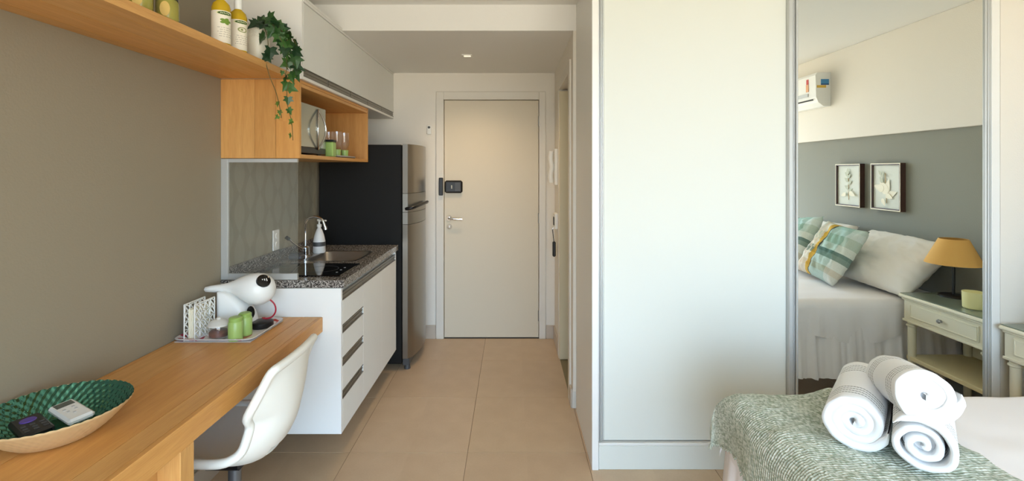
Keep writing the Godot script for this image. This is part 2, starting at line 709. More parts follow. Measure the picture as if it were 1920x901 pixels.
	box_part(bh, "skirting", M.skirting, HALL_R - 0.012, HALL_R, 0, 0.118, 3.86, FAR - 0.013, 0.002)
	box_part(bh, "skirting", M.skirting, HALL_R - 0.012, HALL_R, 0, 0.118, 2.994, 3.06, 0.002)
	var bl := setting("baseboard_left")
	box_part(bl, "skirting", M.skirting, WALL_L, WALL_L + 0.012, 0, 0.10, -1.7, 3.54, 0.002)

	# recessed ceiling spot in the entrance
	var dl := thing("ceiling_spotlight", "small square recessed spotlight glowing in the lowered entrance ceiling", "spotlight", V(-0.335, DROP, 3.59))
	st = fresh()
	for s in [[-0.038, 0.038, -0.038, -0.026], [-0.038, 0.038, 0.026, 0.038], [-0.038, -0.026, -0.026, 0.026], [0.026, 0.038, -0.026, 0.026]]:
		bx(st, -0.335 + s[0], -0.335 + s[1], DROP - 0.006, DROP - 0.0005, 3.59 + s[2], 3.59 + s[3], 0.001)
	part(dl, st, "trim_ring", M.lacquer)
	st = fresh()
	bx(st, -0.36, -0.31, DROP - 0.004, DROP - 0.0005, 3.565, 3.615, 0.001)
	var em := mat(rgb(255, 246, 226), 0.5)
	em.emission_enabled = true
	em.emission = rgb(255, 240, 214)
	em.emission_energy_multiplier = 2.5
	part(dl, st, "bulb", em)
	var sp := SpotLight3D.new()
	sp.name = "bulb_light"
	dl.add_child(sp)
	sp.position = Vector3(0, -0.012, 0)
	sp.rotation_degrees = Vector3(-90, 0, 0)
	sp.light_color = rgb(255, 226, 186)
	sp.light_energy = 2.4
	sp.spot_angle = 70.0
	sp.spot_range = 8.0
	sp.light_size = 0.025
	sp.spot_attenuation = 2.0
	sp.shadow_enabled = true

# ---------------------------------------------------------------- entrance door and hall fittings
func build_entrance() -> void:
	var dr := setting("door_1")
	var f0 := FAR - 0.018
	box_part(dr, "frame_jamb", M.trim, -0.669, -0.601, 0, 2.175, f0, FAR + 0.06, 0.004)
	box_part(dr, "frame_jamb", M.trim, 0.238, 0.297, 0, 2.175, f0, FAR + 0.06, 0.004)
	box_part(dr, "frame_head", M.trim, -0.601, 0.238, 2.104, 2.175, f0, FAR + 0.06, 0.004)
	var leaf := box_part(dr, "door_leaf", M.door, -0.597, 0.234, 0.008, 2.100, FAR + 0.004, FAR + 0.044, 0.002)
	box_part(dr, "threshold", M.dark_gap, -0.6, 0.237, -0.001, 0.006, FAR - 0.002, FAR + 0.06, 0.001)
	for y in [1.915, 1.06, 0.20]:
		var st := fresh()
		tube(st, [V(0.2365, y - 0.045, FAR - 0.002), V(0.2365, y + 0.045, FAR - 0.002)], 0.007, 10)
		part(dr, st, "hinge", M.alu_dark)
	# electronic lock
	var st := fresh()
	bx(st, -0.592, -0.435, 1.283, 1.393, FAR - 0.03, FAR + 0.004, 0.014)
	var lock := part(leaf, st, "electronic_lock", M.black, "black electronic lock box")
	st = fresh()
	bx(st, -0.64, -0.604, 1.262, 1.418, FAR - 0.045, FAR - 0.018, 0.005)
	part(dr, st, "lock_keeper", M.black, "black lock keeper on the frame")
	st = fresh()
	bx(st, -0.535, -0.523, 1.32, 1.352, FAR - 0.034, FAR - 0.03, 0.002)
	part(lock, st, "thumb_turn", M.chrome)
	st = fresh()
	bx(st, -0.50, -0.452, 1.30, 1.376, FAR - 0.033, FAR - 0.03, 0.002)
	part(lock, st, "battery_cover", M.grey_plastic)
	# lever handle and cylinder
	st = fresh()
	lathe(st, [[0, 0.012], [0.022, 0.012], [0.026, 0.0], [0.026, -0.004]], along(V(-0.555, 1.062, FAR + 0.002), Vector3(0, 0, 1)), 20)
	tube(st, [V(-0.555, 1.062, FAR), V(-0.555, 1.062, FAR - 0.045)], 0.009, 10)
	tube(st, smooth_path([V(-0.555, 1.062, FAR - 0.045), V(-0.52, 1.06, FAR - 0.05), V(-0.435, 1.052, FAR - 0.046)]), 0.0095, 10)
	part(leaf, st, "lever_handle", M.chrome)
	st = fresh()
	lathe(st, [[0, 0.010], [0.018, 0.010], [0.024, 0.0], [0.024, -0.004]], along(V(-0.553, 0.985, FAR + 0.002), Vector3(0, 0, 1)), 20)
	bx(st, -0.556, -0.550, 0.973, 0.997, FAR - 0.016, FAR - 0.006, 0.001)
	part(leaf, st, "key_cylinder", M.chrome)

	# bathroom door frame and open leaf
	var d2 := setting("door_2")
	st = fresh()
	bx(st, HALL_R - 0.012, HALL_R + 0.11, 0, 2.19, 3.06, 3.13, 0.003)
	part(d2, st, "frame_jamb", M.trim)
	st = fresh()
	bx(st, HALL_R - 0.010, HALL_R + 0.11, 0, 2.19, 3.785, 3.85, 0.003)
	part(d2, st, "frame_jamb", M.trim)
	st = fresh()
	bx(st, HALL_R - 0.010, HALL_R + 0.11, 2.115, 2.19, 3.13, 3.785, 0.003)
	part(d2, st, "frame_head", M.trim)
	box_part(d2, "door_leaf", mat(rgb(228, 214, 178), 0.5), HALL_R - 0.006, HALL_R + 0.64, 0.008, 2.10, 3.745, 3.78, 0.002)
	# narrow filler strip between wardrobe and wall
	var tr := setting("trim_1")
	box_part(tr, "filler_strip", M.trim, HALL_R - 0.002, HALL_R + 0.03, 0.118, CEIL - 0.001, 2.956, 2.992, 0.002)

	# doorbell chime on the back wall
	var ch := thing("door_sensor", "tiny white sensor with dark dot on wall left of entrance door", "sensor", V(-0.73, 1.84, FAR))
	st = fresh()
	bx(st, -0.75, -0.71, 1.80, 1.88, FAR - 0.015, FAR, 0.004)
	part(ch, st, "housing", M.plastic_white)
	st = fresh()
	lathe(st, [[0, 0.004], [0.011, 0.004], [0.011, 0.0]], along(V(-0.73, 1.86, FAR - 0.015), Vector3(0, 0, 1)), 14)
	part(ch, st, "lens", M.grey_plastic)
	# intercom handset on hall wall
	var ic := thing("intercom_handset", "white wall intercom handset beside the bathroom door, above the key rack", "intercom", V(HALL_R, 1.36, 4.0))
	st = fresh()
	bx(st, HALL_R - 0.028, HALL_R, 1.36, 1.66, 3.93, 4.03, 0.006)
	part(ic, st, "base_plate", M.plastic_white)
	st = fresh()
	tube(st, smooth_path([V(HALL_R - 0.05, 1.64, 3.98), V(HALL_R - 0.056, 1.58, 3.98), V(HALL_R - 0.046, 1.51, 3.98), V(HALL_R - 0.056, 1.44, 3.98), V(HALL_R - 0.05, 1.38, 3.98)]), 0.02, 10)
	part(ic, st, "receiver", M.plastic_white)
	# key rack with keys
	var kr := thing("key_rack", "white key rack on the hall wall below the intercom", "key rack", V(HALL_R, 0.98, 3.98))
	st = fresh()
	bx(st, HALL_R - 0.03, HALL_R, 1.0, 1.13, 3.90, 4.04, 0.006)
	part(kr, st, "box", M.plastic_white)
	st = fresh()
	bx(st, HALL_R - 0.036, HALL_R - 0.028, 1.03, 1.10, 3.93, 3.99, 0.003)
	part(kr, st, "dark_panel", M.black)
	st = fresh()
	tube(st, smooth_path([V(HALL_R - 0.03, 1.01, 3.97), V(HALL_R - 0.045, 0.995, 3.97), V(HALL_R - 0.045, 1.005, 3.97)]), 0.003, 6)
	part(kr, st, "hook", M.chrome)
	var ky := thing("key_fob", "black key fob hanging from the white key rack", "keys", V(HALL_R - 0.04, 0.75, 3.97))
	st = fresh()
	tube(st, [V(HALL_R - 0.042, 0.995, 3.97), V(HALL_R - 0.03, 0.89, 3.97)], 0.004, 6)
	part(ky, st, "strap", M.grey_plastic)
	st = fresh()
	bx(st, HALL_R - 0.042, HALL_R - 0.016, 0.77, 0.895, 3.95, 3.99, 0.008)
	part(ky, st, "fob", M.black)

# ---------------------------------------------------------------- wardrobe
func build_wardrobe() -> void:
	var w := thing("wardrobe", "tall white sliding wardrobe with one plain door and one mirror door", "wardrobe", V(1.4, 0, WARD))
	var top := CEIL - 0.002
	box_part(w, "side_panel", M.lacquer_edge, 0.395, 0.428, 0, top, WARD, 2.954, 0.002)
	box_part(w, "side_panel", M.lacquer_edge, 2.372, 2.413, 0, top, WARD + 0.002, 2.954, 0.002)
	box_part(w, "back_panel", M.lacquer, 0.43, 2.37, 0.0, top, 2.944, 2.954, 0.001)
	box_part(w, "plinth", M.wardrobe_white, 0.43, 2.37, 0, 0.118, WARD + 0.006, WARD + 0.03, 0.002)
	box_part(w, "bottom_rail", M.lacquer_edge, 0.43, 2.37, 0.119, 0.132, WARD + 0.004, 2.94, 0.002)
	# plain door
	var pd := box_part(w, "plain_door", M.wardrobe_white, 0.456, 1.364, 0.139, top - 0.01, WARD + 0.018, WARD + 0.042, 0.002)
	var st := fresh()
	bx(st, 0.4305, 0.4355, 0.137, top - 0.01, WARD + 0.014, WARD + 0.045, 0.001)
	bx(st, 0.4365, 0.4455, 0.137, top - 0.01, WARD + 0.008, WARD + 0.045, 0.003)
	bx(st, 0.4465, 0.4555, 0.137, top - 0.01, WARD + 0.013, WARD + 0.045, 0.003)
	part(pd, st, "edge_profile", M.alu)
	# mirror door, running in the front track
	var md := box_part(w, "mirror_door", M.lacquer, 1.412, 2.335, 0.15, top - 0.02, WARD + 0.008, WARD + 0.016, 0.001)
	st = fresh()
	bx(st, 1.412, 2.333, 0.15, top - 0.02, WARD + 0.004, WARD + 0.0075, 0.0)
	part(md, st, "mirror", M.mirror, "clear mirror glass")
	st = fresh()
	for e in [[1.364, 1.386], [1.389, 1.398], [1.400, 1.411], [2.334, 2.345], [2.347, 2.360], [2.362, 2.371]]:
		var out: float = 0.0 if e[1] - e[0] > 0.0105 else 0.006
		bx(st, e[0], e[1], 0.137, top - 0.01, WARD - 0.006 + out, WARD + 0.03, 0.003)
	bx(st, 1.412, 2.333, 0.137, 0.15, WARD - 0.004, WARD + 0.03, 0.002)
	part(md, st, "frame_profile", M.alu)

# ---------------------------------------------------------------- kitchen base units
func handle_profile(parent: Node3D, x: float, y: float, d0: float, d1: float) -> void:
	var st := fresh()
	bx(st, x - 0.012, x - 0.006, y - 0.036, y, d0, d1, 0.0)
	bx(st, x - 0.010, x + 0.002, y - 0.040, y - 0.036, d0, d1, 0.001)
	bx(st, x - 0.012, x + 0.001, y - 0.002, y + 0.001, d0, d1, 0.0005)
	bx(st, x - 0.008, x - 0.002, y - 0.020, y - 0.016, d0, d1, 0.0005)
	part(parent, st, "handle", M.alu_dark)

func build_kitchen() -> void:
	var fx := -0.85
	var splits := [KIT, 2.745, 3.12, 3.52]
	var y0 := 0.168
	# unit with four drawers
	var u := thing("drawer_cabinet", "white hanging base cabinet with four drawers under the granite worktop", "cabinet", V(-1.15, y0, 2.57))
	box_part(u, "end_panel", M.lacquer_edge, WALL_L, fx, y0, 0.893, KIT, KIT + 0.018, 0.001)
	var st := fresh()
	bx(st, WALL_L, fx - 0.022, y0, y0 + 0.018, KIT + 0.018, splits[1] - 0.001, 0.001)
	bx(st, WALL_L, fx - 0.022, y0 + 0.018, 0.893, splits[1] - 0.018, splits[1] - 0.001, 0.001)
	bx(st, fx - 0.09, fx - 0.022, 0.86, 0.893, KIT + 0.018, splits[1] - 0.018, 0.001)
	part(u, st, "carcass", M.lacquer)
	var tops := [0.868, 0.703, 0.538, 0.373]
	var lows := [0.706, 0.541, 0.376, y0]
	for i in 4:
		var dd := box_part(u, "drawer", M.lacquer, fx - 0.018, fx, lows[i], tops[i] - 0.040, KIT + 0.0195, splits[1] - 0.0015, 0.0015)
		box_part(dd, "drawer_back", M.lacquer, fx - 0.020, fx - 0.014, lows[i] + 0.002, tops[i], KIT + 0.0195, splits[1] - 0.0015, 0.0005)
		handle_profile(dd, fx, tops[i], KIT + 0.020, splits[1] - 0.002)
	# two door units
	for k in [1, 2]:
		var c := thing("door_cabinet", ["", "white hanging base cabinet door unit next to the drawers", "white hanging base cabinet door unit next to the fridge"][k], "cabinet", V(-1.15, y0, (splits[k] + splits[k + 1]) / 2))
		st = fresh()
		bx(st, WALL_L, fx - 0.022, y0, y0 + 0.018, splits[k], splits[k + 1] - 0.001, 0.001)
		bx(st, WALL_L, fx if k == 2 else fx - 0.022, y0, 0.893, splits[k + 1] - 0.018, splits[k + 1] - 0.001, 0.001)
		bx(st, fx - 0.09, fx - 0.022, 0.86, 0.893, splits[k], splits[k + 1] - 0.018, 0.001)
		part(c, st, "carcass", M.lacquer_edge)
		var far_edge: float = splits[k + 1] - (0.0195 if k == 2 else 0.0015)
		var dd := box_part(c, "door", M.lacquer, fx - 0.018, fx, y0, tops[0] - 0.040, splits[k] + 0.0003, far_edge, 0.0004)
		box_part(dd, "door_back", M.lacquer, fx - 0.020, fx - 0.014, y0 + 0.002, tops[0], splits[k] + 0.0005, far_edge, 0.0005)
		handle_profile(dd, fx, tops[0], splits[k] + 0.001, far_edge - 0.001)
	# worktop with a cut-out for the sink bowl
	var t := thing("worktop", "speckled grey granite worktop with upstand and front edge strip", "worktop", V(-1.14, 0.893, 2.95))
	st = fresh()
	var gx := -0.836
	var sx0 := -1.27
	var sx1 := -0.945
	bx(st, WALL_L, gx, 0.895, 0.934, KIT - 0.004, 2.90, 0.002)
	bx(st, WALL_L, gx, 0.895, 0.934, 3.26, 3.53, 0.002)
	bx(st, WALL_L, sx0, 0.895, 0.934, 2.90, 3.26, 0.0)
	bx(st, sx1, gx, 0.895, 0.934, 2.90, 3.26, 0.002)
	part(t, st, "slab", M.granite)
	box_part(t, "upstand", M.granite, WALL_L, WALL_L + 0.018, 0.934, 0.989, KIT + 0.012, 3.53, 0.002)
	# sink
	var s := thing("sink", "stainless steel sink bowl set into the granite worktop", "sink", V(-1.1, 0.80, 3.08))
	st = fresh(true)
	var rows := []
	for lev in [[0.0, 0.9345], [0.014, 0.9345], [0.020, 0.93], [0.03, 0.81], [0.06, 0.79]]:
		var row := []
		for j in 48:
			var a := TAU * j / 48
			var ex := 0.36
			var cx := signf(cos(a)) * pow(absf(cos(a)), ex)
			var sz := signf(sin(a)) * pow(absf(sin(a)), ex)
			row.append(V((sx0 + sx1) / 2 + cx * ((sx1 - sx0) / 2 + 0.012 - lev[0]), lev[1], 3.08 + sz * (0.18 + 0.012 - lev[0])))
		rows.append(row)
	var mid := []
	for j in 48:
		mid.append(V((sx0 + sx1) / 2, 0.788, 3.08))
	rows.append(mid)
	skin(st, rows, true)
	part(s, st, "bowl", M.sink_steel)
	st = fresh()
	lathe(st, [[0.0, 0.004], [0.030, 0.004], [0.036, 0.0]], upright(V(-1.11, 0.79, 3.08)), 20)
	part(s, st, "drain", M.chrome)
	# cooktop
	var ck := thing("cooktop", "black glass two-zone cooktop set into the granite worktop", "cooktop", V(-1.13, 0.934, 2.64))
	box_part(ck, "glass_plate", M.black_gloss, -1.37, -0.885, 0.9342, 0.940, 2.47, 2.80, 0.0025)
	for x in [-1.25, -1.04]:
		st = fresh()
		lathe(st, [[0.082, 0.0], [0.0835, 0.0006], [0.085, 0.0]], upright(V(x, 0.9401, 2.635)), 40)
		part(ck, st, "zone_ring", M.grey_plastic)
	for k in 3:
		st = fresh()
		lathe(st, [[0.0, 0.0006], [0.006, 0.0006], [0.006, 0.0]], upright(V(-0.93, 0.9401, 2.55 + 0.06 * k)), 10)
		part(ck, st, "touch_key", M.alu)
	# clear splash screen at the near end of the worktop
	var g := thing("glass_screen", "clear glass splash screen in aluminium channel between desk and worktop", "glass screen", V(-1.26, 0.934, KIT + 0.006))
	box_part(g, "pane", M.pane, WALL_L + 0.03, -1.069, 0.965, 1.522, KIT + 0.003, KIT + 0.010, 0.001)
	box_part(g, "wall_channel", M.alu, WALL_L + 0.001, WALL_L + 0.034, 0.936, 1.538, KIT - 0.002, KIT + 0.014, 0.001)
	box_part(g, "top_channel", M.alu, WALL_L + 0.034, -1.069, 1.520, 1.538, KIT - 0.002, KIT + 0.014, 0.001)
	box_part(g, "bottom_channel", M.alu, WALL_L + 0.034, -1.069, 0.936, 0.966, KIT - 0.002, KIT + 0.014, 0.001)
	# socket
	var so := thing("power_socket", "white double power socket above the granite upstand", "socket", V(WALL_L, 0.995, 2.93))
	box_part(so, "plate", M.plastic_white, WALL_L + 0.004, WALL_L + 0.013, 0.994, 1.118, 2.893, 2.967, 0.003)
	for y in [1.03, 1.082]:
		st = fresh()
		lathe(st, [[0.0, 0.004], [0.014, 0.004], [0.018, 0.0]], along(V(WALL_L + 0.013, y, 2.93), Vector3.RIGHT), 18)
		part(so, st, "outlet", M.plastic_white)

# ---------------------------------------------------------------- fridge
func fridge_door(f: Node3D, called: String, y0: float, y1: float, m: Material) -> MeshInstance3D:
	# door with a bowed front, seen in plan
	var st := fresh()
	var d0 := 3.562
	var d1 := 4.172
	var plan := []
	for k in 15:
		var t := k / 14.0
		plan.append(Vector2(-0.762 + 0.052 * (1.0 - pow(2.0 * t - 1.0, 2.0)) - (0.012 if k == 0 or k == 14 else 0.0), lerpf(d0, d1, t)))
	plan.append(Vector2(-0.812, d1))
	plan.append(Vector2(-0.812, d0))
	var lo := []
	var hi := []
	for p in plan:
		lo.append(V(p.x, y0, p.y))
		hi.append(V(p.x, y1, p.y))
	st.set_smooth_group(-1)
	var c := V(-0.79, (y0 + y1) / 2, (d0 + d1) / 2)
	for k in plan.size():
		var j := (k + 1) % plan.size()
		if k == 0:
			st.set_smooth_group(3)
		if k == 14:
			st.set_smooth_group(-1)
		var q := [lo[k], lo[j], hi[j], hi[k]]
		poly_out(st, q, c, 1)
	poly_out(st, lo.duplicate(), c, 2)
	poly_out(st, hi.duplicate(), c, 2)
	return part(f, st, called, m)

func build_fridge() -> void:
	var f := thing("fridge", "tall two-door fridge with black side and stainless steel doors", "fridge", V(-1.13, 0, 3.87))
	box_part(f, "cabinet", M.fridge_side, -1.43, -0.818, 0.045, 1.672, 3.56, 4.175, 0.006)
	fridge_door(f, "freezer_door", 1.312, 1.676, M.steel)
	fridge_door(f, "fridge_door", 0.085, 1.078, M.steel)
	var band := fridge_door(f, "handle_panel", 1.172, 1.309, M.alu_dark)
	fridge_door(f, "handle_panel", 1.081, 1.169, M.alu_dark)
	var st := fresh()
	tube(st, smooth_path([V(-0.79, 1.195, 3.558), V(-0.73, 1.208, 3.565), V(-0.690, 1.225, 3.72), V(-0.685, 1.228, 3.88)]), [0.010, 0.012, 0.013, 0.013, 0.013, 0.013, 0.013, 0.013, 0.013, 0.013, 0.013, 0.013, 0.013, 0.013, 0.013, 0.013, 0.013, 0.013, 0.012], 10)
	part(band, st, "handle", M.black)
	st = fresh()
	bx(st, -0.815, -0.722, 1.585, 1.60, 3.95, 3.99, 0.001)
	part(f, st, "badge", M.alu)
	box_part(f, "base_grille", M.grey_plastic, -0.815, -0.765, 0.03, 0.083, 3.575, 4.16, 0.004)
	for d in [3.60, 4.13]:
		st = fresh()
		tube(st, [V(-0.785, 0.0, d), V(-0.785, 0.045, d)], [0.024, 0.018], 14)
		part(f, st, "foot", M.grey_plastic)
		st = fresh()
		tube(st, [V(-1.40, 0.0, d), V(-1.40, 0.05, d)], 0.02, 14)
		part(f, st, "foot", M.grey_plastic)

# ---------------------------------------------------------------- wall cabinets, niche box, shelf
func build_wall_units() -> void:
	var fx := -1.045
	var u := thing("wall_cabinet", "long white wall cabinet above the niche and fridge", "cabinet", V(-1.25, 1.935, 3.3))
	box_part(u, "end_panel", M.lacquer_edge, WALL_L, fx - 0.001, 1.936, 2.352, KIT, KIT + 0.018, 0.001)
	box_part(u, "bottom_panel", M.lacquer_edge, WALL_L, fx + 0.001, 1.936, 1.952, KIT + 0.018, FAR - 0.002, 0.001)
	box_part(u, "top_panel", M.lacquer_edge, WALL_L, fx + 0.002, 2.324, 2.338, KIT + 0.018, FAR - 0.002, 0.001)
	box_part(u, "top_board", M.lacquer_edge, WALL_L, fx + 0.002, 2.339, 2.353, KIT, 2.953, 0.001)
	box_part(u, "inner_panel", M.dark_gap, WALL_L, fx - 0.024, 1.953, 2.323, KIT + 0.02, FAR - 0.004, 0.001)
	var ds := [KIT + 0.018, 2.745, 3.118, 3.49, 3.862, FAR - 0.004]
	for i in 5:
		var dd := box_part(u, "door", M.lacquer, fx - 0.018, fx, 1.994, 2.320, ds[i] + 0.0003, ds[i + 1] - 0.0003, 0.0003)
		handle_profile(dd, fx, 1.993, ds[i] + 0.004, ds[i + 1] - 0.004)

	# open wooden niche box
	var n := thing("niche_box", "open oak niche box under the white wall cabinet holding the microwave", "niche", V(-1.25, 1.54, 2.95))
	var nx := -1.056
	var cuts := [WALL_L, -1.281, -1.176, nx]
	for i in 3:
		box_part(n, "side_board", M.wood[i % 3], cuts[i] + 0.0008, cuts[i + 1] - 0.0008, 1.541, 1.934, KIT - 0.001, KIT + 0.017, 0.0004, 1)
	box_part(n, "side_board", M.wood[1], WALL_L, nx, 1.541, 1.934, 3.505, 3.523, 0.0012, 1)
	box_part(n, "bottom_board", M.wood[0], WALL_L, nx - 0.001, 1.541, 1.561, KIT + 0.018, 3.504, 0.0012, 2)
	box_part(n, "top_board", M.wood[0], WALL_L, nx - 0.001, 1.898, 1.916, KIT + 0.018, 3.504, 0.0012, 2)
	box_part(n, "top_board", M.wood[2], WALL_L, nx - 0.003, 1.918, 1.934, KIT + 0.018, 3.504, 0.0012, 2)
	box_part(n, "back_board", M.wood[1], WALL_L + 0.001, WALL_L + 0.010, 1.562, 1.897, KIT + 0.018, 3.504, 0.0005, 2)

	# long shelf above the desk
	var s := thing("wall_shelf", "long oak wall shelf above the desk carrying bottles and ivy", "shelf", V(-1.27, 1.93, 1.4))
	var bs := [WALL_L, -1.39, -1.27, -1.16, -1.097]
	for i in 4:
		box_part(s, "board", M.wood[(i + 1) % 3] if i < 3 else M.wood[0], bs[i] + 0.0010, bs[i + 1] - 0.0010, 1.936, 1.9665, 0.35, KIT - 0.002, 0.0004, 2)

# ---------------------------------------------------------------- desk
func build_desk() -> void:
	var t := thing("desk", "long oak desk along the grey wall ending at the kitchen cabinet", "desk", V(-1.2, 0, 1.5))
	var y := 0.752
	var e := KIT - 0.004
	var cut := [WALL_L + 0.003, -1.428, -1.265, -1.036, -0.9595]
	for i in 4:
		box_part(t, "plank", M.wood[[2, 0, 2, 0][i]], cut[i] + 0.0011, cut[i + 1] - 0.0011, y - 0.03, y, 0.45, e, 0.0004, 2)
	box_part(t, "front_apron", M.wood[2], -0.960, -0.941, 0.679, y, 0.45, e, 0.0018, 2)
	# pedestal near the camera: corner post, inset front, end panel
	box_part(t, "post", M.wood[0], -1.008, -0.941, 0.0, 0.679, 1.362, 1.421, 0.0015, 1)
	box_part(t, "inset_front", M.wood[1], -1.022, -1.008, 0.04, 0.721, 0.50, 1.420, 0.0015, 2)
	box_part(t, "end_panel", M.wood[2], WALL_L + 0.02, -1.0225, 0.0, 0.721, 1.395, 1.42, 0.0015, 1)
	box_part(t, "post", M.wood[0], -1.008, -0.941, 0.0, 0.679, 0.45, 0.51, 0.0015, 1)

# ---------------------------------------------------------------- chair
func build_chair() -> void:
	var cd := 1.80
	var ch := thing("desk_chair", "white moulded plastic swivel chair pushed under the oak desk", "chair", V(-1.04, 0, cd))
	# centre line of the shell: x, y, half width, forward lean of the edges
	var prof := [
		[-1.255, 0.462, 0.150, 0.000, 0.010], [-1.235, 0.474, 0.175, 0.000, 0.016], [-1.17, 0.468, 0.198, 0.000, 0.035], [-1.09, 0.448, 0.206, 0.000, 0.055], [-1.01, 0.432, 0.208, 0.004, 0.068],
		[-0.94, 0.424, 0.206, 0.015, 0.078], [-0.888, 0.437, 0.200, 0.030, 0.078], [-0.846, 0.478, 0.190, 0.050, 0.058], [-0.815, 0.540, 0.174, 0.074, 0.030], [-0.798, 0.600, 0.162, 0.088, 0.010],
		[-0.790, 0.655, 0.192, 0.088, 0.000], [-0.786, 0.710, 0.190, 0.066, 0.000], [-0.784, 0.760, 0.178, 0.046, 0.000], [-0.784, 0.800, 0.172, 0.026, 0.000], [-0.785, 0.818, 0.160, 0.014, -0.006]]
	var nv := 40
	var nu := 25
	var inner := []
	var outer := []
	for i in nv + 1:
		var f := float(i) / nv * (prof.size() - 1)
		var k := mini(int(f), prof.size() - 2)
		var w := f - k
		var q := []
		for c in 5:
			q.append(cubic_interpolate(prof[k][c], prof[k + 1][c], prof[maxi(k - 1, 0)][c], prof[mini(k + 2, prof.size() - 1)][c], w))
		var a := []
		for j in nu:
			var u := 2.0 * j / (nu - 1) - 1.0
			var b: float = pow(absf(u), 2.2)
			a.append(V(q[0] - q[3] * b - 0.008, q[1] + q[4] * b - 0.016 * smoothstep(0.5, 0.8, q[1]), cd + u * q[2]))
		inner.append(a)
	# normals for thickness
	for i in nv + 1:
		var b := []
		for j in nu:
			var tv: Vector3 = inner[mini(i + 1, nv)][j] - inner[maxi(i - 1, 0)][j]
			var tu: Vector3 = inner[i][mini(j + 1, nu - 1)] - inner[i][maxi(j - 1, 0)]
			b.append(inner[i][j] + tv.cross(tu).normalized() * 0.008)
		outer.append(b)
	var st := fresh()
	var solid := func(i: int, j: int) -> bool:
		if i < 0 or j < 0 or i >= nv or j >= nu - 1:
			return false
		return not (i >= 18 and i <= 19 and j >= 7 and j <= 16)
	for i in nv:
		for j in nu - 1:
			if not solid.call(i, j):
				continue
			st.set_smooth_group(1)
			quad(st, inner[i][j], inner[i][j + 1], inner[i + 1][j + 1], inner[i + 1][j])
			st.set_smooth_group(2)
			quad(st, outer[i][j], outer[i + 1][j], outer[i + 1][j + 1], outer[i][j + 1])
			st.set_smooth_group(-1)
			if not solid.call(i - 1, j):
				quad(st, inner[i][j], outer[i][j], outer[i][j + 1], inner[i][j + 1])
			if not solid.call(i + 1, j):
				quad(st, inner[i + 1][j], inner[i + 1][j + 1], outer[i + 1][j + 1], outer[i + 1][j])
			if not solid.call(i, j - 1):
				quad(st, inner[i][j], inner[i + 1][j], outer[i + 1][j], outer[i][j])
			if not solid.call(i, j + 1):
				quad(st, inner[i][j + 1], outer[i][j + 1], outer[i + 1][j + 1], inner[i + 1][j + 1])
	var shell := part(ch, st, "shell", M.chair_shell)
	# rolled rim
	var ring := []
	for i in nv + 1:
		ring.append((inner[i][0] + outer[i][0]) * 0.5)
	for j in range(1, nu - 1):
		ring.append((inner[nv][j] + outer[nv][j]) * 0.5)
	for i in range(nv, -1, -1):
		ring.append((inner[i][nu - 1] + outer[i][nu - 1]) * 0.5)
	for j in range(nu - 2, -1, -1):
		ring.append((inner[0][j] + outer[0][j]) * 0.5)
	st = fresh()
	tube(st, ring, 0.0155, 10)
	part(shell, st, "rim", M.chair_shell)
	st = fresh()
	bx(st, -1.12, -0.98, 0.392, 0.424, cd - 0.07, cd + 0.07, 0.010)
	part(ch, st, "seat_plate", M.black)
	st = fresh()
	tube(st, [V(-1.04, 0.20, cd), V(-1.04, 0.394, cd)], 0.022, 18)
	part(ch, st, "gas_lift", mat(rgb(120, 122, 124), 0.35, 0.6))
	st = fresh()
	tube(st, [V(-1.04, 0.07, cd), V(-1.04, 0.22, cd)], 0.032, 18)
	part(ch, st, "column_sleeve", M.black)
	for k in 5:
		var a := TAU * k / 5 + 0.318
		var dir := Vector3(sin(a), 0, -cos(a))
		var c0 := V(-1.04, 0.10, cd)
		st = fresh()
		tube(st, [c0 + dir * 0.02, c0 + dir * 0.16 + Vector3(0, -0.008, 0), c0 + dir * 0.29 + Vector3(0, -0.022, 0)], [0.024, 0.02, 0.016], 10)
		var leg := part(ch, st, "base_leg", M.black)
		st = fresh()
		for s in [-1, 1]:
			var sd: Vector3 = dir.cross(Vector3.UP) * 0.012 * s
			tube(st, [c0 + dir * 0.29 + Vector3(0, -0.072, 0) + sd * 0.4, c0 + dir * 0.29 + Vector3(0, -0.072, 0) + sd * 1.8], 0.0275, 16)
		part(leg, st, "caster", M.black)

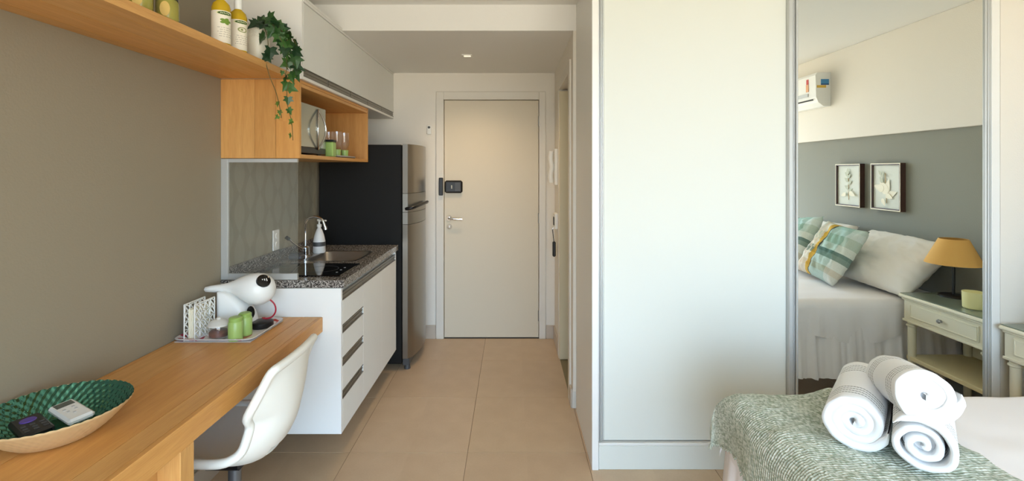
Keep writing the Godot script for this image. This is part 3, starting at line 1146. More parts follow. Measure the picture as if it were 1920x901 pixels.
# ---------------------------------------------------------------- bed
func build_bed() -> void:
	var x0 := 0.79
	var x1 := 2.79
	var d0 := 0.19
	var d1 := 1.745
	var top := 0.664
	var b := thing("bed", "double bed with white ruffled skirt in the right-hand corner", "bed", V(1.8, 0, 0.98))
	box_part(b, "base", M.linen, x0 + 0.02, x1, 0.16, 0.42, d0 + 0.02, d1 - 0.02, 0.03)
	box_part(b, "mattress", M.linen, x0, x1, 0.42, top, d0, d1, 0.05)
	for p in [[x0 + 0.1, d0 + 0.1], [x0 + 0.1, d1 - 0.1], [x1 - 0.1, d0 + 0.1], [x1 - 0.1, d1 - 0.1]]:
		var lg := fresh()
		tube(lg, [V(p[0], 0, p[1]), V(p[0], 0.16, p[1])], [0.025, 0.03], 12)
		part(b, lg, "leg", M.grey_plastic)
	# gathered skirt round the three free sides
	var path := []
	for k in 161:
		path.append([Vector2(lerpf(x1, x0, k / 160.0), d1), Vector2(0, 1)])
	for k in range(1, 121):
		path.append([Vector2(x0, lerpf(d1, d0, k / 120.0)), Vector2(-1, 0)])
	for k in range(1, 161):
		path.append([Vector2(lerpf(x0, x1, k / 160.0), d0), Vector2(0, -1)])
	var wave := noise(0.09, 61, 2)
	var st := fresh(true)
	var rows := []
	for i in 7:
		var t := i / 6.0
		var row := []
		for k in path.size():
			var p: Vector2 = path[k][0]
			var n: Vector2 = path[k][1]
			if k == 160:
				n = Vector2(-0.7, 0.7)
			elif k == 280:
				n = Vector2(-0.7, -0.7)
			var fold := sin(k * 0.62 + 2.5 * wave.get_noise_1d(k * 1.3)) * 0.014 + wave.get_noise_1d(k * 4.0 + 40.0) * 0.016
			var off := 0.012 + t * 0.03 + fold * (0.25 + 0.75 * t)
			var y := lerpf(0.50, 0.196 + 0.006 * wave.get_noise_1d(k * 3.0), t)
			row.append(V(p.x + n.x * off, y, p.y + n.y * off))
		rows.append(row)
	skin(st, rows)
	part(b, st, "ruffled_skirt", M.linen)

	# white sheet over mattress, hanging at the sides
	var sh := thing("bed_sheet", "smooth white sheet covering the mattress and hanging over its side", "sheet", V(1.8, top, 0.98))
	st = fresh(true)
	draped(st, x0 - 0.014, x1 - 0.002, d0 - 0.014, d1 + 0.014, top + 0.008, 0.055, 0.20, 0.205, 0.0, true)
	part(sh, st, "cloth", M.linen)

	# woven throw across the foot
	var th := thing("throw_blanket", "sage green chunky woven throw across the foot of the bed", "throw", V(1.0, top, 0.98))
	st = fresh(true)
	var rows2 := []
	var uvs := []
	var bump := noise(2.6, 71, 3)
	var fold2 := noise(1.1, 73, 2)
	var px0 := x0 - 0.030
	var pd1 := d1 + 0.030
	var ns := 110
	var nt := 150
	var r := 0.075
	for i in ns + 1:
		var s := lerpf(0.0, 0.86, i / float(ns))   # from the inner edge towards and over the foot
		var row := []
		var ur := []
		for k in nt + 1:
			var q := lerpf(0.0, 1.70, k / float(nt))
			# flat lengths before the bends
			var fs := 1.312 - px0 - r
			var ft := pd1 - 0.21 - r
			var hem := 0.185 + 0.03 * fold2.get_noise_1d(q * 2.0) - 0.06 * clampf((1.55 - q) / 1.2, 0, 1)
			var ss := s
			if s > fs:
				ss = fs + (s - fs) / (0.86 - fs) * (r * PI / 2 + hem - r)
			var bs := bend(ss - fs, r)
			var bt := bend(q - ft, r)
			var x := 1.312 - minf(ss, fs) - bs.x
			var dd := 0.21 + minf(q, ft) + bt.x
			var drop := pow(pow(bs.y, 3.0) + pow(bt.y, 3.0), 1.0 / 3.0) if bs.y > 0 or bt.y > 0 else 0.0
			var nb := bump.get_noise_2d(s * 6.0, q * 6.0) * 0.006 + fold2.get_noise_2d(s * 3.0, q * 3.0) * 0.008
			var y := top + 0.017 - drop + maxf(nb, -0.004)
			# pushed-up fold near the far edge
			y += 0.022 * exp(-pow((x - 1.13) / 0.05, 2.0) - pow((dd - 1.70) / 0.07, 2.0))
			var lift := clampf(drop / 0.2, 0, 1)
			var outx := (0.014 * sin(q * 16.0) + 0.012) * lift * clampf(bs.y / 0.05, 0, 1)
			var outd := (0.012 * sin(s * 21.0) + 0.010) * lift * clampf(bt.y / 0.05, 0, 1)
			row.append(V(x - outx + 0.004 * sin(q * 40.0) * (1.0 if i == 0 else 0.0), y, dd + outd))
			ur.append(Vector2(s, q))
		rows2.append(row)
		uvs.append(ur)
	skin(st, rows2, false, false, uvs)
	part(th, st, "woven_cloth", M.throw)
	# short yarn ends along the foot hem
	st = fresh()
	for k in range(2, nt, 1):
		var a: Vector3 = rows2[ns][k]
		var jx := rng.randf_range(-0.004, 0.004)
		tube(st, [a, a + Vector3(jx - 0.001, -0.005, jx), a + Vector3(jx * 1.5 - 0.001, -0.010, jx * 1.5)], [0.004, 0.0035, 0.002], 5)
	var fr := part(th, st, "yarn_fringe", M.throw)
	fr.set_meta("kind", "stuff")

# outward distance and drop after a length past the start of a bend of radius r
func bend(l: float, r: float) -> Vector2:
	if l <= 0.0:
		return Vector2.ZERO
	if l < r * PI / 2:
		return Vector2(r * sin(l / r), r * (1.0 - cos(l / r)))
	return Vector2(r, r + l - r * PI / 2)

func draped(st: SurfaceTool, x0: float, x1: float, d0: float, d1: float, top: float, r: float, foot: float, side: float, _z: float, waves: bool) -> void:
	var ns := 90
	var nt := 110
	var fold := noise(1.4, 81, 2)
	var ls := (x1 - x0 - r) + r * PI / 2 + foot - r
	var ft := d1 - d0 - 2.0 * r
	var lt := ft + 2.0 * (r * PI / 2 + side - r)
	var rows := []
	for i in ns + 1:
		var s := ls * i / ns
		var row := []
		for k in nt + 1:
			var q := lt * k / nt - (r * PI / 2 + side - r)
			var bs := bend(s - (x1 - x0 - r), r)
			var bt := bend(q - ft, r) if q > 0 else bend(-q, r)
			var x := x1 - minf(s, x1 - x0 - r) - bs.x
			var d := d0 + r + clampf(q, 0, ft) + (bt.x if q > 0 else -bt.x)
			# the corner of the cloth falls lower beside the pillows
			var more := 1.0 + 0.30 * smoothstep(0.30, 0.62, s) * (1.0 - smoothstep(0.66, 1.0, s)) if waves and q > ft else 1.0
			var drop := pow(pow(bs.y, 4.0) + pow(bt.y * more, 4.0), 0.25) if bs.y > 0 or bt.y > 0 else 0.0
			var nb := fold.get_noise_2d(s * 2.2, q * 2.2) * 0.006
			var out := (0.012 * (0.6 + sin(s * 17.0 + 3.0 * fold.get_noise_1d(s * 3.0)))) * clampf(bt.y / 0.12, 0, 1) if waves else 0.0
			var outx := 0.010 * (0.6 + sin(q * 19.0)) * clampf(bs.y / 0.12, 0, 1)
			row.append(V(x - outx, top - drop + nb, d + (out if q > 0 else -out)))
		rows.append(row)
	skin(st, rows)

# plump cushion in the xy plane of xf, u along x
func cushion(st: SurfaceTool, w: float, h: float, thick: float, xf: Transform3D, flange := 0.0, sd := 1) -> void:
	var nn := noise(2.2, sd, 2)
	var n := 26
	for side in [1.0, -1.0]:
		var rows := []
		var uvs := []
		for i in n + 1:
			var row := []
			var ur := []
			for j in n + 1:
				var u := 2.0 * j / n - 1.0
				var v := 2.0 * i / n - 1.0
				var e := (1.0 - pow(absf(u), 2.6)) * (1.0 - pow(absf(v), 2.6))
				var t := thick * 0.5 * pow(maxf(e, 0.0), 0.42)
				# edges pull in between the corners
				var pull := 0.055 * (1.0 - flange)
				var x := w * 0.5 * u * (1.0 - pull * (1.0 - v * v))
				var y := h * 0.5 * v * (1.0 - pull * (1.0 - u * u))
				t *= 1.0 + 0.25 * nn.get_noise_2d(u * 1.4 + side, v * 1.4)
				row.append(xf * Vector3(x, y, side * t))
				ur.append(Vector2((u + 1) * 0.5, (v + 1) * 0.5))
			rows.append(row)
			uvs.append(ur)
		skin(st, rows, false, side > 0, uvs)

func build_headboard_wall() -> void:
	# pillows lean on the grey wall; basis: width along the bed's width, height leaning back
	var lean := func(at: Vector3, deg: float, turn: float, roll: float) -> Transform3D:
		var b := Basis(Vector3.UP, deg_to_rad(-90.0 + turn)) * Basis(Vector3.RIGHT, deg_to_rad(-deg)) * Basis(Vector3(0, 0, 1), deg_to_rad(roll))
		return Transform3D(b, at)
	var st := fresh(true)
	var p1 := thing("pillow", "white pillow leaning on the grey wall beside the nightstand lamp", "pillow", V(2.58, 0.69, 1.43), "white pillows at the head of the bed")
	cushion(st, 0.70, 0.46, 0.17, lean.call(V(2.585, 0.862, 1.43), 48.0, -4.0, 3.0), 0.6, 5)
	part(p1, st, "pillowcase", M.pillow_linen)
	st = fresh(true)
	var p2 := thing("pillow", "white pillow mostly hidden behind the two checked cushions", "pillow", V(2.58, 0.69, 0.55), "white pillows at the head of the bed")
	cushion(st, 0.70, 0.46, 0.17, lean.call(V(2.60, 0.86, 0.60), 44.0, 3.0, -3.0), 0.6, 6)
	part(p2, st, "pillowcase", M.pillow_linen)
	var c1 := thing("checked_cushion", "green and mustard checked cushion nearest the bedside lamp", "cushion", V(2.3, 0.69, 1.235), "checked cushions on the bed")
	st = fresh(true)
	cushion(st, 0.46, 0.45, 0.15, lean.call(V(2.335, 0.885, 1.225), 32.0, 0.0, 4.0), 0.0, 7)
	part(c1, st, "cover", M.plaid)
	var c2 := thing("checked_cushion", "green and mustard checked cushion cut off by the mirror edge", "cushion", V(2.3, 0.69, 0.72), "checked cushions on the bed")
	st = fresh(true)
	cushion(st, 0.46, 0.45, 0.15, lean.call(V(2.36, 0.90, 0.73), 32.0, 5.0, -8.0), 0.0, 8)
	part(c2, st, "cover", M.plaid)

	# two shadow-box pictures
	var xs := WALL_R - 0.04
	for k in 2:
		var da: float = [1.055, 0.653][k]
		var db: float = [1.337, 0.940][k]
		var p := thing("picture_frame", ["botanical relief picture in brown box frame, nearer the lamp, broad cream leaves", "botanical relief picture in brown box frame, farther from the lamp, tall sprig"][k], "picture", V(WALL_R, 1.185, (da + db) / 2), "botanical pictures over the bed")
		st = fresh()
		bx(st, xs, WALL_R - 0.001, 1.185, 1.20, da, db, 0.001)
		bx(st, xs, WALL_R - 0.001, 1.52, 1.535, da, db, 0.001)
		bx(st, xs, WALL_R - 0.001, 1.20, 1.52, da, da + 0.013, 0.001)
		bx(st, xs, WALL_R - 0.001, 1.20, 1.52, db - 0.013, db, 0.001)
		part(p, st, "frame", M.brown_frame)
		st = fresh()
		bx(st, xs - 0.002, xs - 0.0002, 1.186, 1.192, da, db, 0.0005)
		bx(st, xs - 0.002, xs - 0.0002, 1.528, 1.534, da, db, 0.0005)
		bx(st, xs - 0.002, xs - 0.0002, 1.192, 1.528, da, da + 0.005, 0.0005)
		bx(st, xs - 0.002, xs - 0.0002, 1.192, 1.528, db - 0.005, db, 0.0005)
		part(p, st, "gilt_edge", M.gold)
		box_part(p, "backing_board", mat(rgb(232, 234, 222), 0.8), xs + 0.014, xs + 0.018, 1.20, 1.52, da + 0.013, db - 0.013, 0.0)
		var outline := PackedVector2Array()
		for j in 20:
			var a := TAU * j / 20
			outline.append(Vector2(0.5 * sin(a) * (0.62 + 0.38 * cos(a)) * 0.8, 0.5 - 0.5 * cos(a)))
		var sprig: Array = [[[0.0, -0.07, 0.10, 70], [0.01, -0.05, 0.11, 20], [-0.01, -0.05, 0.12, -35], [0.02, -0.02, 0.10, -75], [0.0, -0.06, 0.07, 110], [0.03, 0.03, 0.05, -30], [0.04, 0.07, 0.045, 30], [0.04, 0.09, 0.04, -40], [0.03, -0.09, 0.06, 150]],
			[[0.0, -0.05, 0.05, 60], [0.0, -0.03, 0.05, -60], [0.0, 0.01, 0.05, 55], [0.0, 0.03, 0.05, -55], [0.0, 0.06, 0.045, 45], [0.0, 0.075, 0.045, -45], [0.0, 0.09, 0.05, 0], [-0.02, -0.06, 0.07, 110], [0.02, -0.07, 0.06, -110]]][k]
		var mid := V(xs + 0.013, 1.36, (da + db) / 2)
		var nth := 0
		for lf in sprig:
			nth += 1
			st = fresh()
			var bs := Basis(Vector3.UP, deg_to_rad(-90.0)) * Basis(Vector3(0, 0, 1), deg_to_rad(lf[3]))
			var xf := Transform3D(bs.scaled_local(Vector3(lf[2], lf[2], 1.0)), mid + Vector3(-0.002 - 0.0011 * nth, lf[1], lf[0]))
			plate(st, outline, 0.001, xf)
			part(p, st, "paper_leaf", [M.cream, mat(rgb(200, 202, 180), 0.8)][int(lf[2] < 0.06)])
		st = fresh()
		tube(st, [mid + Vector3(-0.002, -0.12, 0.0), mid + Vector3(-0.004, 0.10, 0.01 if k == 0 else 0.0)], 0.002, 6)
		part(p, st, "stem", M.gold_wood)

	# air conditioner high on the right wall
	var ac := thing("air_conditioner", "white wall-mounted air conditioner with stickers high above the bed", "air conditioner", V(WALL_R - 0.03, 2.04, 0.17))
	st = fresh()
	var prof := PackedVector2Array([Vector2(0, 0), Vector2(0.06, -0.0), Vector2(0.105, 0.035), Vector2(0.125, 0.08), Vector2(0.130, 0.27), Vector2(0.118, 0.292), Vector2(0, 0.295)])
	plate(st, prof, 0.80, Transform3D(Basis(Vector3.LEFT, Vector3.UP, Vector3(0, 0, 1)), V(WALL_R - 0.031, 2.04, 0.575)))
	var body := part(ac, st, "casing", M.plastic_white)
	st = fresh()
	box(st, Vector3(-0.002, 0, 0), Vector3(0.002, 0.012, 0.68), 0.001, 0, Transform3D(Basis(Vector3(0, 0, 1), 0.45), V(WALL_R - 0.155, 2.095, 0.535)))
	part(body, st, "louvre_slot", M.dark_gap)
	box_part(body, "display_strip", mat(rgb(190, 192, 190), 0.4), WALL_R - 0.1625, WALL_R - 0.158, 2.135, 2.165, 0.30, 0.47, 0.001)
	for s in [[0.055, 0.015, 2.235, 2.275, rgb(70, 140, 190)], [0.055, 0.015, 2.225, 2.236, rgb(24, 60, 110)], [0.09, 0.04, 2.20, 2.222, rgb(222, 180, 70)]]:
		box_part(body, "energy_sticker", mat(s[4], 0.5), WALL_R - 0.03 - s[0] - 0.03, WALL_R - 0.03 - s[1], s[2], s[3], 0.575, 0.5765, 0.0)
	box_part(body, "warning_sticker", mat(rgb(224, 160, 110), 0.5), WALL_R - 0.1625, WALL_R - 0.159, 2.18, 2.245, 0.44, 0.475, 0.0)
	box_part(body, "warning_sticker", mat(rgb(196, 52, 44), 0.5), WALL_R - 0.1625, WALL_R - 0.159, 2.246, 2.29, 0.445, 0.475, 0.0)

# ---------------------------------------------------------------- nightstand
func build_nightstand() -> void:
	var x0 := 2.395
	var x1 := 2.785
	var a := 1.815
	var b := 2.335
	var n := thing("nightstand", "cream wooden nightstand with one drawer and lower shelf between bed and wardrobe", "nightstand", V(2.59, 0, 2.07))
	var st := fresh()
	bx(st, x0 - 0.026, x1, 0.708, 0.729, a - 0.018, b + 0.008, 0.007)
	bx(st, x0 - 0.012, x1, 0.695, 0.709, a - 0.008, b + 0.002, 0.005)
	part(n, st, "top", M.cream)
	box_part(n, "glass_plate", mat(rgb(120, 128, 110), 0.05), x0 - 0.016, x1 - 0.005, 0.7295, 0.734, a - 0.010, b + 0.002, 0.001, 0, "grey-green glass laid on the top")
	st = fresh()
	bx(st, x0, x1, 0.575, 0.695, a, b, 0.002)
	part(n, st, "drawer_case", M.cream)
	st = fresh()
	bx(st, x0 - 0.006, x0 + 0.001, 0.597, 0.682, a + 0.045, b - 0.045, 0.003)
	var dr := part(n, st, "drawer", M.cream)
	st = fresh()
	for e in [[0.603, 0.607], [0.672, 0.676]]:
		bx(st, x0 - 0.009, x0 - 0.005, e[0], e[1], a + 0.052, b - 0.052, 0.001)
	for e in [a + 0.052, b - 0.056]:
		bx(st, x0 - 0.009, x0 - 0.005, 0.603, 0.676, e, e + 0.004, 0.001)
	part(dr, st, "moulding", M.cream)
	st = fresh()
	lathe(st, [[0, 0.022], [0.009, 0.020], [0.012, 0.014], [0.006, 0.006], [0.008, 0.0]], along(V(x0 - 0.006, 0.64, (a + b) / 2), Vector3.LEFT), 16)
	part(dr, st, "knob", M.alu_dark)
	st = fresh()
	bx(st, x0 - 0.008, x0 + 0.002, 0.566, 0.580, a - 0.006, b + 0.004, 0.003)
	bx(st, x0, x1, 0.566, 0.580, a - 0.007, a + 0.001, 0.003)
	part(n, st, "lower_moulding", M.cream)
	for p in [[x0 + 0.027, a + 0.027], [x0 + 0.027, b - 0.027], [x1 - 0.027, a + 0.027], [x1 - 0.027, b - 0.027]]:
		st = fresh()
		lathe(st, [[0.0, 0.0], [0.015, 0.0], [0.019, 0.06], [0.022, 0.53], [0.022, 0.536], [0.029, 0.541], [0.029, 0.548], [0.022, 0.553], [0.026, 0.575]], upright(V(p[0], 0, p[1])), 20)
		part(n, st, "leg", M.cream)
	box_part(n, "lower_shelf", M.cream_shelf, x0 + 0.008, x1 - 0.004, 0.335, 0.36, a + 0.006, b - 0.006, 0.003)
	box_part(n, "back_panel", M.cream, x1 - 0.012, x1 - 0.004, 0.36, 0.575, a + 0.02, b - 0.02, 0.001)
	# bedside lamp
	var at := V(2.615, 0.734, 1.905)
	var l := thing("table_lamp", "black table lamp with orange fabric shade on the nightstand", "lamp", at)
	st = fresh()
	lathe(st, [[0, 0.016], [0.03, 0.016], [0.060, 0.013], [0.070, 0.006], [0.070, 0.0], [0, 0]], upright(at), 36)
	part(l, st, "base", M.black)
	st = fresh()
	tube(st, [at + Vector3(0, 0.012, 0), at + Vector3(0, 0.27, 0)], 0.008, 12)
	part(l, st, "stem", M.black)
	st = fresh()
	lathe(st, [[0.136, 0.196], [0.069, 0.342], [0.067, 0.342], [0.134, 0.196], [0.136, 0.196]], upright(at), 44)
	part(l, st, "shade", M.lamp_shade)
	# candle cup
	var c := thing("candle_cup", "pale yellow ceramic cup on the nightstand close to the mirror", "cup", V(2.50, 0.734, 2.15))
	st = fresh()
	lathe(st, [[0, 0.0], [0.042, 0.0], [0.047, 0.005], [0.050, 0.09], [0.046, 0.09], [0.043, 0.012], [0, 0.012]], upright(V(2.50, 0.734, 2.15)), 32)
	part(c, st, "cup", mat(rgb(238, 226, 160), 0.4))
	st = fresh()
	lathe(st, [[0.0452, 0.06], [0, 0.06]], upright(V(2.50, 0.734, 2.15)), 24)
	part(c, st, "wax", M.cream)

# ---------------------------------------------------------------- things on the worktop
func build_counter_things() -> void:
	var fa := thing("kitchen_faucet", "chrome gooseneck kitchen faucet with lever beside the sink", "faucet", V(-1.325, 0.934, 3.08))
	var b := V(-1.325, 0.934, 3.08)
	var st := fresh()
	lathe(st, [[0.03, 0.0], [0.03, 0.008], [0.024, 0.012], [0.024, 0.055], [0.014, 0.062]], upright(b), 22)
	part(fa, st, "body", M.chrome)
	st = fresh()
	var path := [b + Vector3(0, 0.05, 0), b + Vector3(0, 0.14, 0), b + Vector3(0.0, 0.20, 0)]
	for k in range(1, 10):
		var a := PI * k / 9.0 * 0.86
		path.append(b + Vector3(0.062 * (1.0 - cos(a)), 0.20 + 0.05 * sin(a), 0.01))
	path.append(path[-1] + Vector3(0.012, -0.035, 0))
	tube(st, path, 0.0085, 12)
	part(fa, st, "spout", M.chrome)
	st = fresh()
	tube(st, [path[-1], path[-1] + Vector3(0.004, -0.018, 0)], 0.011, 12)
	part(fa, st, "aerator", M.chrome)
	st = fresh()
	tube(st, smooth_path([b + Vector3(-0.005, 0.045, 0.02), b + Vector3(-0.03, 0.075, 0.06), b + Vector3(-0.062, 0.122, 0.10)]), 0.006, 10)
	var lv := part(fa, st, "lever", M.chrome)
	st = fresh()
	tube(st, [b + Vector3(-0.060, 0.119, 0.098), b + Vector3(-0.072, 0.134, 0.112)], 0.011, 12)
	part(lv, st, "lever_tip", M.black)
	# grey sponge dish in front of the faucet
	var sp := thing("sponge_dish", "dark grey sponge holder at the foot of the faucet", "sponge holder", V(-1.33, 0.934, 2.965))
	st = fresh()
	bx(st, -1.37, -1.29, 0.9345, 0.962, 2.93, 3.0, 0.008)
	part(sp, st, "dish", mat(rgb(92, 90, 90), 0.5))
	st = fresh()
	bx(st, -1.362, -1.298, 0.955, 0.975, 2.937, 2.993, 0.006)
	part(sp, st, "sponge", M.grey_plastic)
	# soap pump bottle
	var so := thing("soap_dispenser", "white soap pump bottle with dark label band behind the faucet", "soap dispenser", V(-1.285, 0.934, 3.20))
	var sb := V(-1.285, 0.934, 3.20)
	st = fresh()
	lathe(st, [[0, 0], [0.036, 0], [0.040, 0.006], [0.039, 0.075], [0.031, 0.115], [0.019, 0.15], [0.011, 0.163], [0.011, 0.172], [0, 0.172]], upright(sb), 28)
	part(so, st, "bottle", M.soap)
	st = fresh()
	lathe(st, [[0.0400, 0.045], [0.0403, 0.046], [0.0400, 0.072], [0.0393, 0.073]], upright(sb), 28)
	part(so, st, "label_band", M.grey_plastic)
	st = fresh()
	lathe(st, [[0.015, 0.170], [0.015, 0.188], [0.006, 0.19], [0.006, 0.208], [0.014, 0.209], [0.014, 0.222], [0, 0.222]], upright(sb), 18)
	tube(st, [sb + Vector3(0, 0.215, 0), sb + Vector3(0.048, 0.211, 0)], 0.005, 8)
	part(so, st, "pump", M.plastic_white)

# ---------------------------------------------------------------- niche contents
func build_niche_things() -> void:
	var base := 1.5612
	var mw := thing("microwave", "silver mirror-front microwave with curved double handle in the oak niche", "microwave", V(-1.26, base, 2.64))
	box_part(mw, "casing", M.grey_plastic, -1.42, -1.122, base + 0.012, 1.842, 2.425, 2.855, 0.004)
	var dr := box_part(mw, "door", mat(rgb(176, 180, 172), 0.16, 0.75), -1.121, -1.108, base + 0.045, 1.842, 2.425, 2.855, 0.003)
	box_part(mw, "lower_trim", M.black, -1.121, -1.109, base + 0.012, base + 0.044, 2.425, 2.855, 0.002)
	for p in [[-1.40, 2.45], [-1.40, 2.83], [-1.14, 2.45], [-1.14, 2.83]]:
		var ft := fresh()
		tube(ft, [V(p[0], base, p[1]), V(p[0], base + 0.014, p[1])], 0.012, 10)
		part(mw, ft, "foot", M.black)
	# two bowed bars meeting at top and bottom
	for s in [-1.0, 1.0]:
		var st := fresh()
		var pts := []
		for k in 17:
			var t := k / 16.0
			pts.append(V(-1.104 + 0.022 * sin(PI * t), lerpf(1.600, 1.826, t), 2.735 + s * 0.056 * sin(PI * t)))
		tube(st, pts, 0.0055, 8)
		part(dr, st, "handle", M.chrome)
	# cups and glasses
	var gt := thing("green_canister", "lime green canister standing beside the microwave in the niche", "canister", V(-1.10, base, 2.915))
	var st := fresh()
	bx(st, -1.128, -1.078, base, base + 0.092, 2.89, 2.945, 0.006)
	part(gt, st, "body", M.lime)
	st = fresh()
	bx(st, -1.130, -1.076, base + 0.0915, base + 0.105, 2.888, 2.947, 0.004)
	part(gt, st, "lid", M.black)
	var tr := thing("small_tray", "small dark tray with pale rim under the niche glasses", "tray", V(-1.14, base, 3.13))
	st = fresh()
	bx(st, -1.25, -1.075, base + 0.001, base + 0.006, 2.99, 3.29, 0.002)
	part(tr, st, "base", M.black)
	st = fresh()
	bx(st, -1.080, -1.073, base + 0.006, base + 0.014, 2.99, 3.29, 0.001)
	bx(st, -1.252, -1.245, base + 0.006, base + 0.014, 2.99, 3.29, 0.001)
	bx(st, -1.245, -1.08, base + 0.006, base + 0.014, 2.985, 2.992, 0.001)
	bx(st, -1.245, -1.08, base + 0.006, base + 0.014, 3.288, 3.295, 0.001)
	part(tr, st, "rim", M.alu)
	var spots := [[-1.19, 3.00, "clear stemmed glass nearest the microwave on the niche tray"], [-1.135, 3.10, "clear stemmed glass in the middle of the niche tray"], [-1.13, 3.22, "clear stemmed glass at the far end of the niche tray"], [-1.20, 3.13, "clear stemmed glass at the back of the niche tray"]]
	for s in spots:
		var at := V(s[0], base + 0.0065, s[1] + 0.01)
		var g := thing("stem_glass", s[2], "glass", at, "glasses on the niche tray")
		st = fresh()
		lathe(st, [[0.0, 0.0], [0.030, 0.0], [0.030, 0.003], [0.005, 0.008], [0.0045, 0.045], [0.018, 0.052], [0.033, 0.085], [0.031, 0.165], [0.0295, 0.165], [0.0312, 0.086], [0.016, 0.055], [0, 0.05]], upright(at), 24)
		part(g, st, "goblet", M.glass)
	for s in [[-1.105, 3.03, "low lime green cup at the near end of the niche tray"], [-1.10, 3.155, "low lime green cup in front of the niche glasses"]]:
		var at := V(s[0], base + 0.0065, s[1])
		var c := thing("green_cup", s[2], "cup", at, "lime green cups on the niche tray")
		st = fresh()
		lathe(st, [[0, 0], [0.020, 0], [0.024, 0.045], [0.022, 0.045], [0.018, 0.004], [0, 0.004]], upright(at), 22)
		part(c, st, "bowl", M.lime)

# ---------------------------------------------------------------- shelf contents
func bottle_label(k: int) -> StandardMaterial3D:
	# pale label with a green crest, a leaf or fruit and lines of small print
	var im := Image.create(128, 192, false, Image.FORMAT_RGB8)
	im.fill(rgb(236, 226, 206))
	for y in 192:
		for x in 128:
			var e := Vector2((x - 64) / 28.0, (y - 14) / 12.0).length()
			if e < 1.0:
				im.set_pixel(x, y, rgb(232, 226, 170) if e > 0.84 else rgb(66, 92, 34))
			var q := Vector2(x - 66, y - 62)
			var a := q.angle()
			if k == 0:
				if q.length() < 20.0 * (0.62 + 0.38 * absf(cos(2.5 * a))):
					im.set_pixel(x, y, rgb(112, 142, 46))
			else:
				if absf(q.length() - 14.0) < 2.6 or (q.length() < 8.0 and q.x < 2):
					im.set_pixel(x, y, rgb(150, 152, 96))
	# crest lettering strokes
	for i in 6:
		im.fill_rect(Rect2i(50 + i * 5, 11 + (i % 2), 3, 5), rgb(240, 236, 200))
	var rr := RandomNumberGenerator.new()
	rr.seed = 90 + k
	for line in 5:
		var x := 40 + rr.randi_range(0, 8)
		var end := 92 - rr.randi_range(0, 14)
		while x < end:
			var w := rr.randi_range(3, 9)
			im.fill_rect(Rect2i(x, 100 + line * 13, w, 3), rgb(170, 160, 140))
			x += w + 3
	var m := mat(Color.WHITE, 0.6)
	m.albedo_texture = tex(im)
	return m

func build_shelf_things() -> void:
	var top := 1.967
	# two oil bottles
	var bs := [[-1.142, 1.885, 0, "left one of two oil bottles with pale label on the shelf"], [-1.140, 1.998, 1, "oil bottle with pale label standing next to the ivy pot"]]
	for b in bs:
		var at := V(b[0], top, b[1])
		var t := thing("oil_bottle", b[3], "bottle", at, "oil bottles on the shelf")
		var st := fresh()
		lathe(st, [[0, 0.0], [0.031, 0.0], [0.0335, 0.004], [0.0335, 0.148], [0.029, 0.164], [0.015, 0.178], [0.0125, 0.19], [0, 0.19]], upright(at), 32)
		part(t, st, "bottle", M.oil, "yellow oil seen through the glass")
		# printed sleeve wraps the side that faces the room
		st = fresh(true)
		var rows := []
		var uvs := []
		for i in 2:
			var row := []
			var ur := []
			for j in 25:
				var a := lerpf(-2.2, 2.2, j / 24.0) + 0.62
				row.append(at + Vector3(0.0339 * cos(a), [0.132, 0.008][i], -0.0339 * sin(a - PI * 0.0) * -1.0))
				ur.append(Vector2(1.0 - j / 24.0 * 1.0, float(i)))
			rows.append(row)
			uvs.append(ur)
		skin(st, rows, false, false, uvs)
		part(t, st, "label", bottle_label(b[2]))
		st = fresh()
		lathe(st, [[0.0145, 0.178], [0.0155, 0.186], [0.0150, 0.226], [0, 0.228]], upright(at), 20)
		part(t, st, "cap", M.plastic_white)
	# jars
	var js := [[-1.142, 1.475, "dark-lidded glass jar on the shelf, farther left"], [-1.128, 1.572, "dark-lidded glass jar with oval label on the shelf, nearer the bottles"]]
	for j in js:
		var at := V(j[0], top, j[1])
		var t := thing("spice_jar", j[2], "jar", at, "jars on the shelf")
		var st := fresh()
		lathe(st, [[0, 0.0], [0.030, 0.0], [0.033, 0.004], [0.033, 0.062], [0.027, 0.070]], upright(at), 8)
		part(t, st, "jar", mat(rgb(150, 140, 62), 0.15))
		st = fresh()
		lathe(st, [[0.029, 0.068], [0.029, 0.085], [0, 0.086]], upright(at), 20)
		part(t, st, "lid", M.black)
		st = fresh()
		var oval := PackedVector2Array()
		for k in 20:
			var a := TAU * k / 20
			oval.append(Vector2(0.014 * cos(a), 0.024 * sin(a)))
		plate(st, oval, 0.0012, Transform3D(Basis(Vector3.UP, deg_to_rad(22.5)), at + Vector3(0.0118, 0.033, 0.0285)))
		part(t, st, "label", mat(rgb(206, 170, 90), 0.6))
	# small dark green bowl further back
	var gb := thing("green_bowl", "small dark green bowl behind the oil bottles on the shelf", "bowl", V(-1.24, top, 1.95))
	var st := fresh()
	lathe(st, [[0, 0], [0.02, 0], [0.035, 0.03], [0.038, 0.05], [0.035, 0.05], [0.03, 0.03], [0, 0.008]], upright(V(-1.24, top, 1.95)), 24)
	part(gb, st, "bowl", mat(rgb(62, 86, 40), 0.35))
	build_ivy(V(-1.163, top, 2.195))

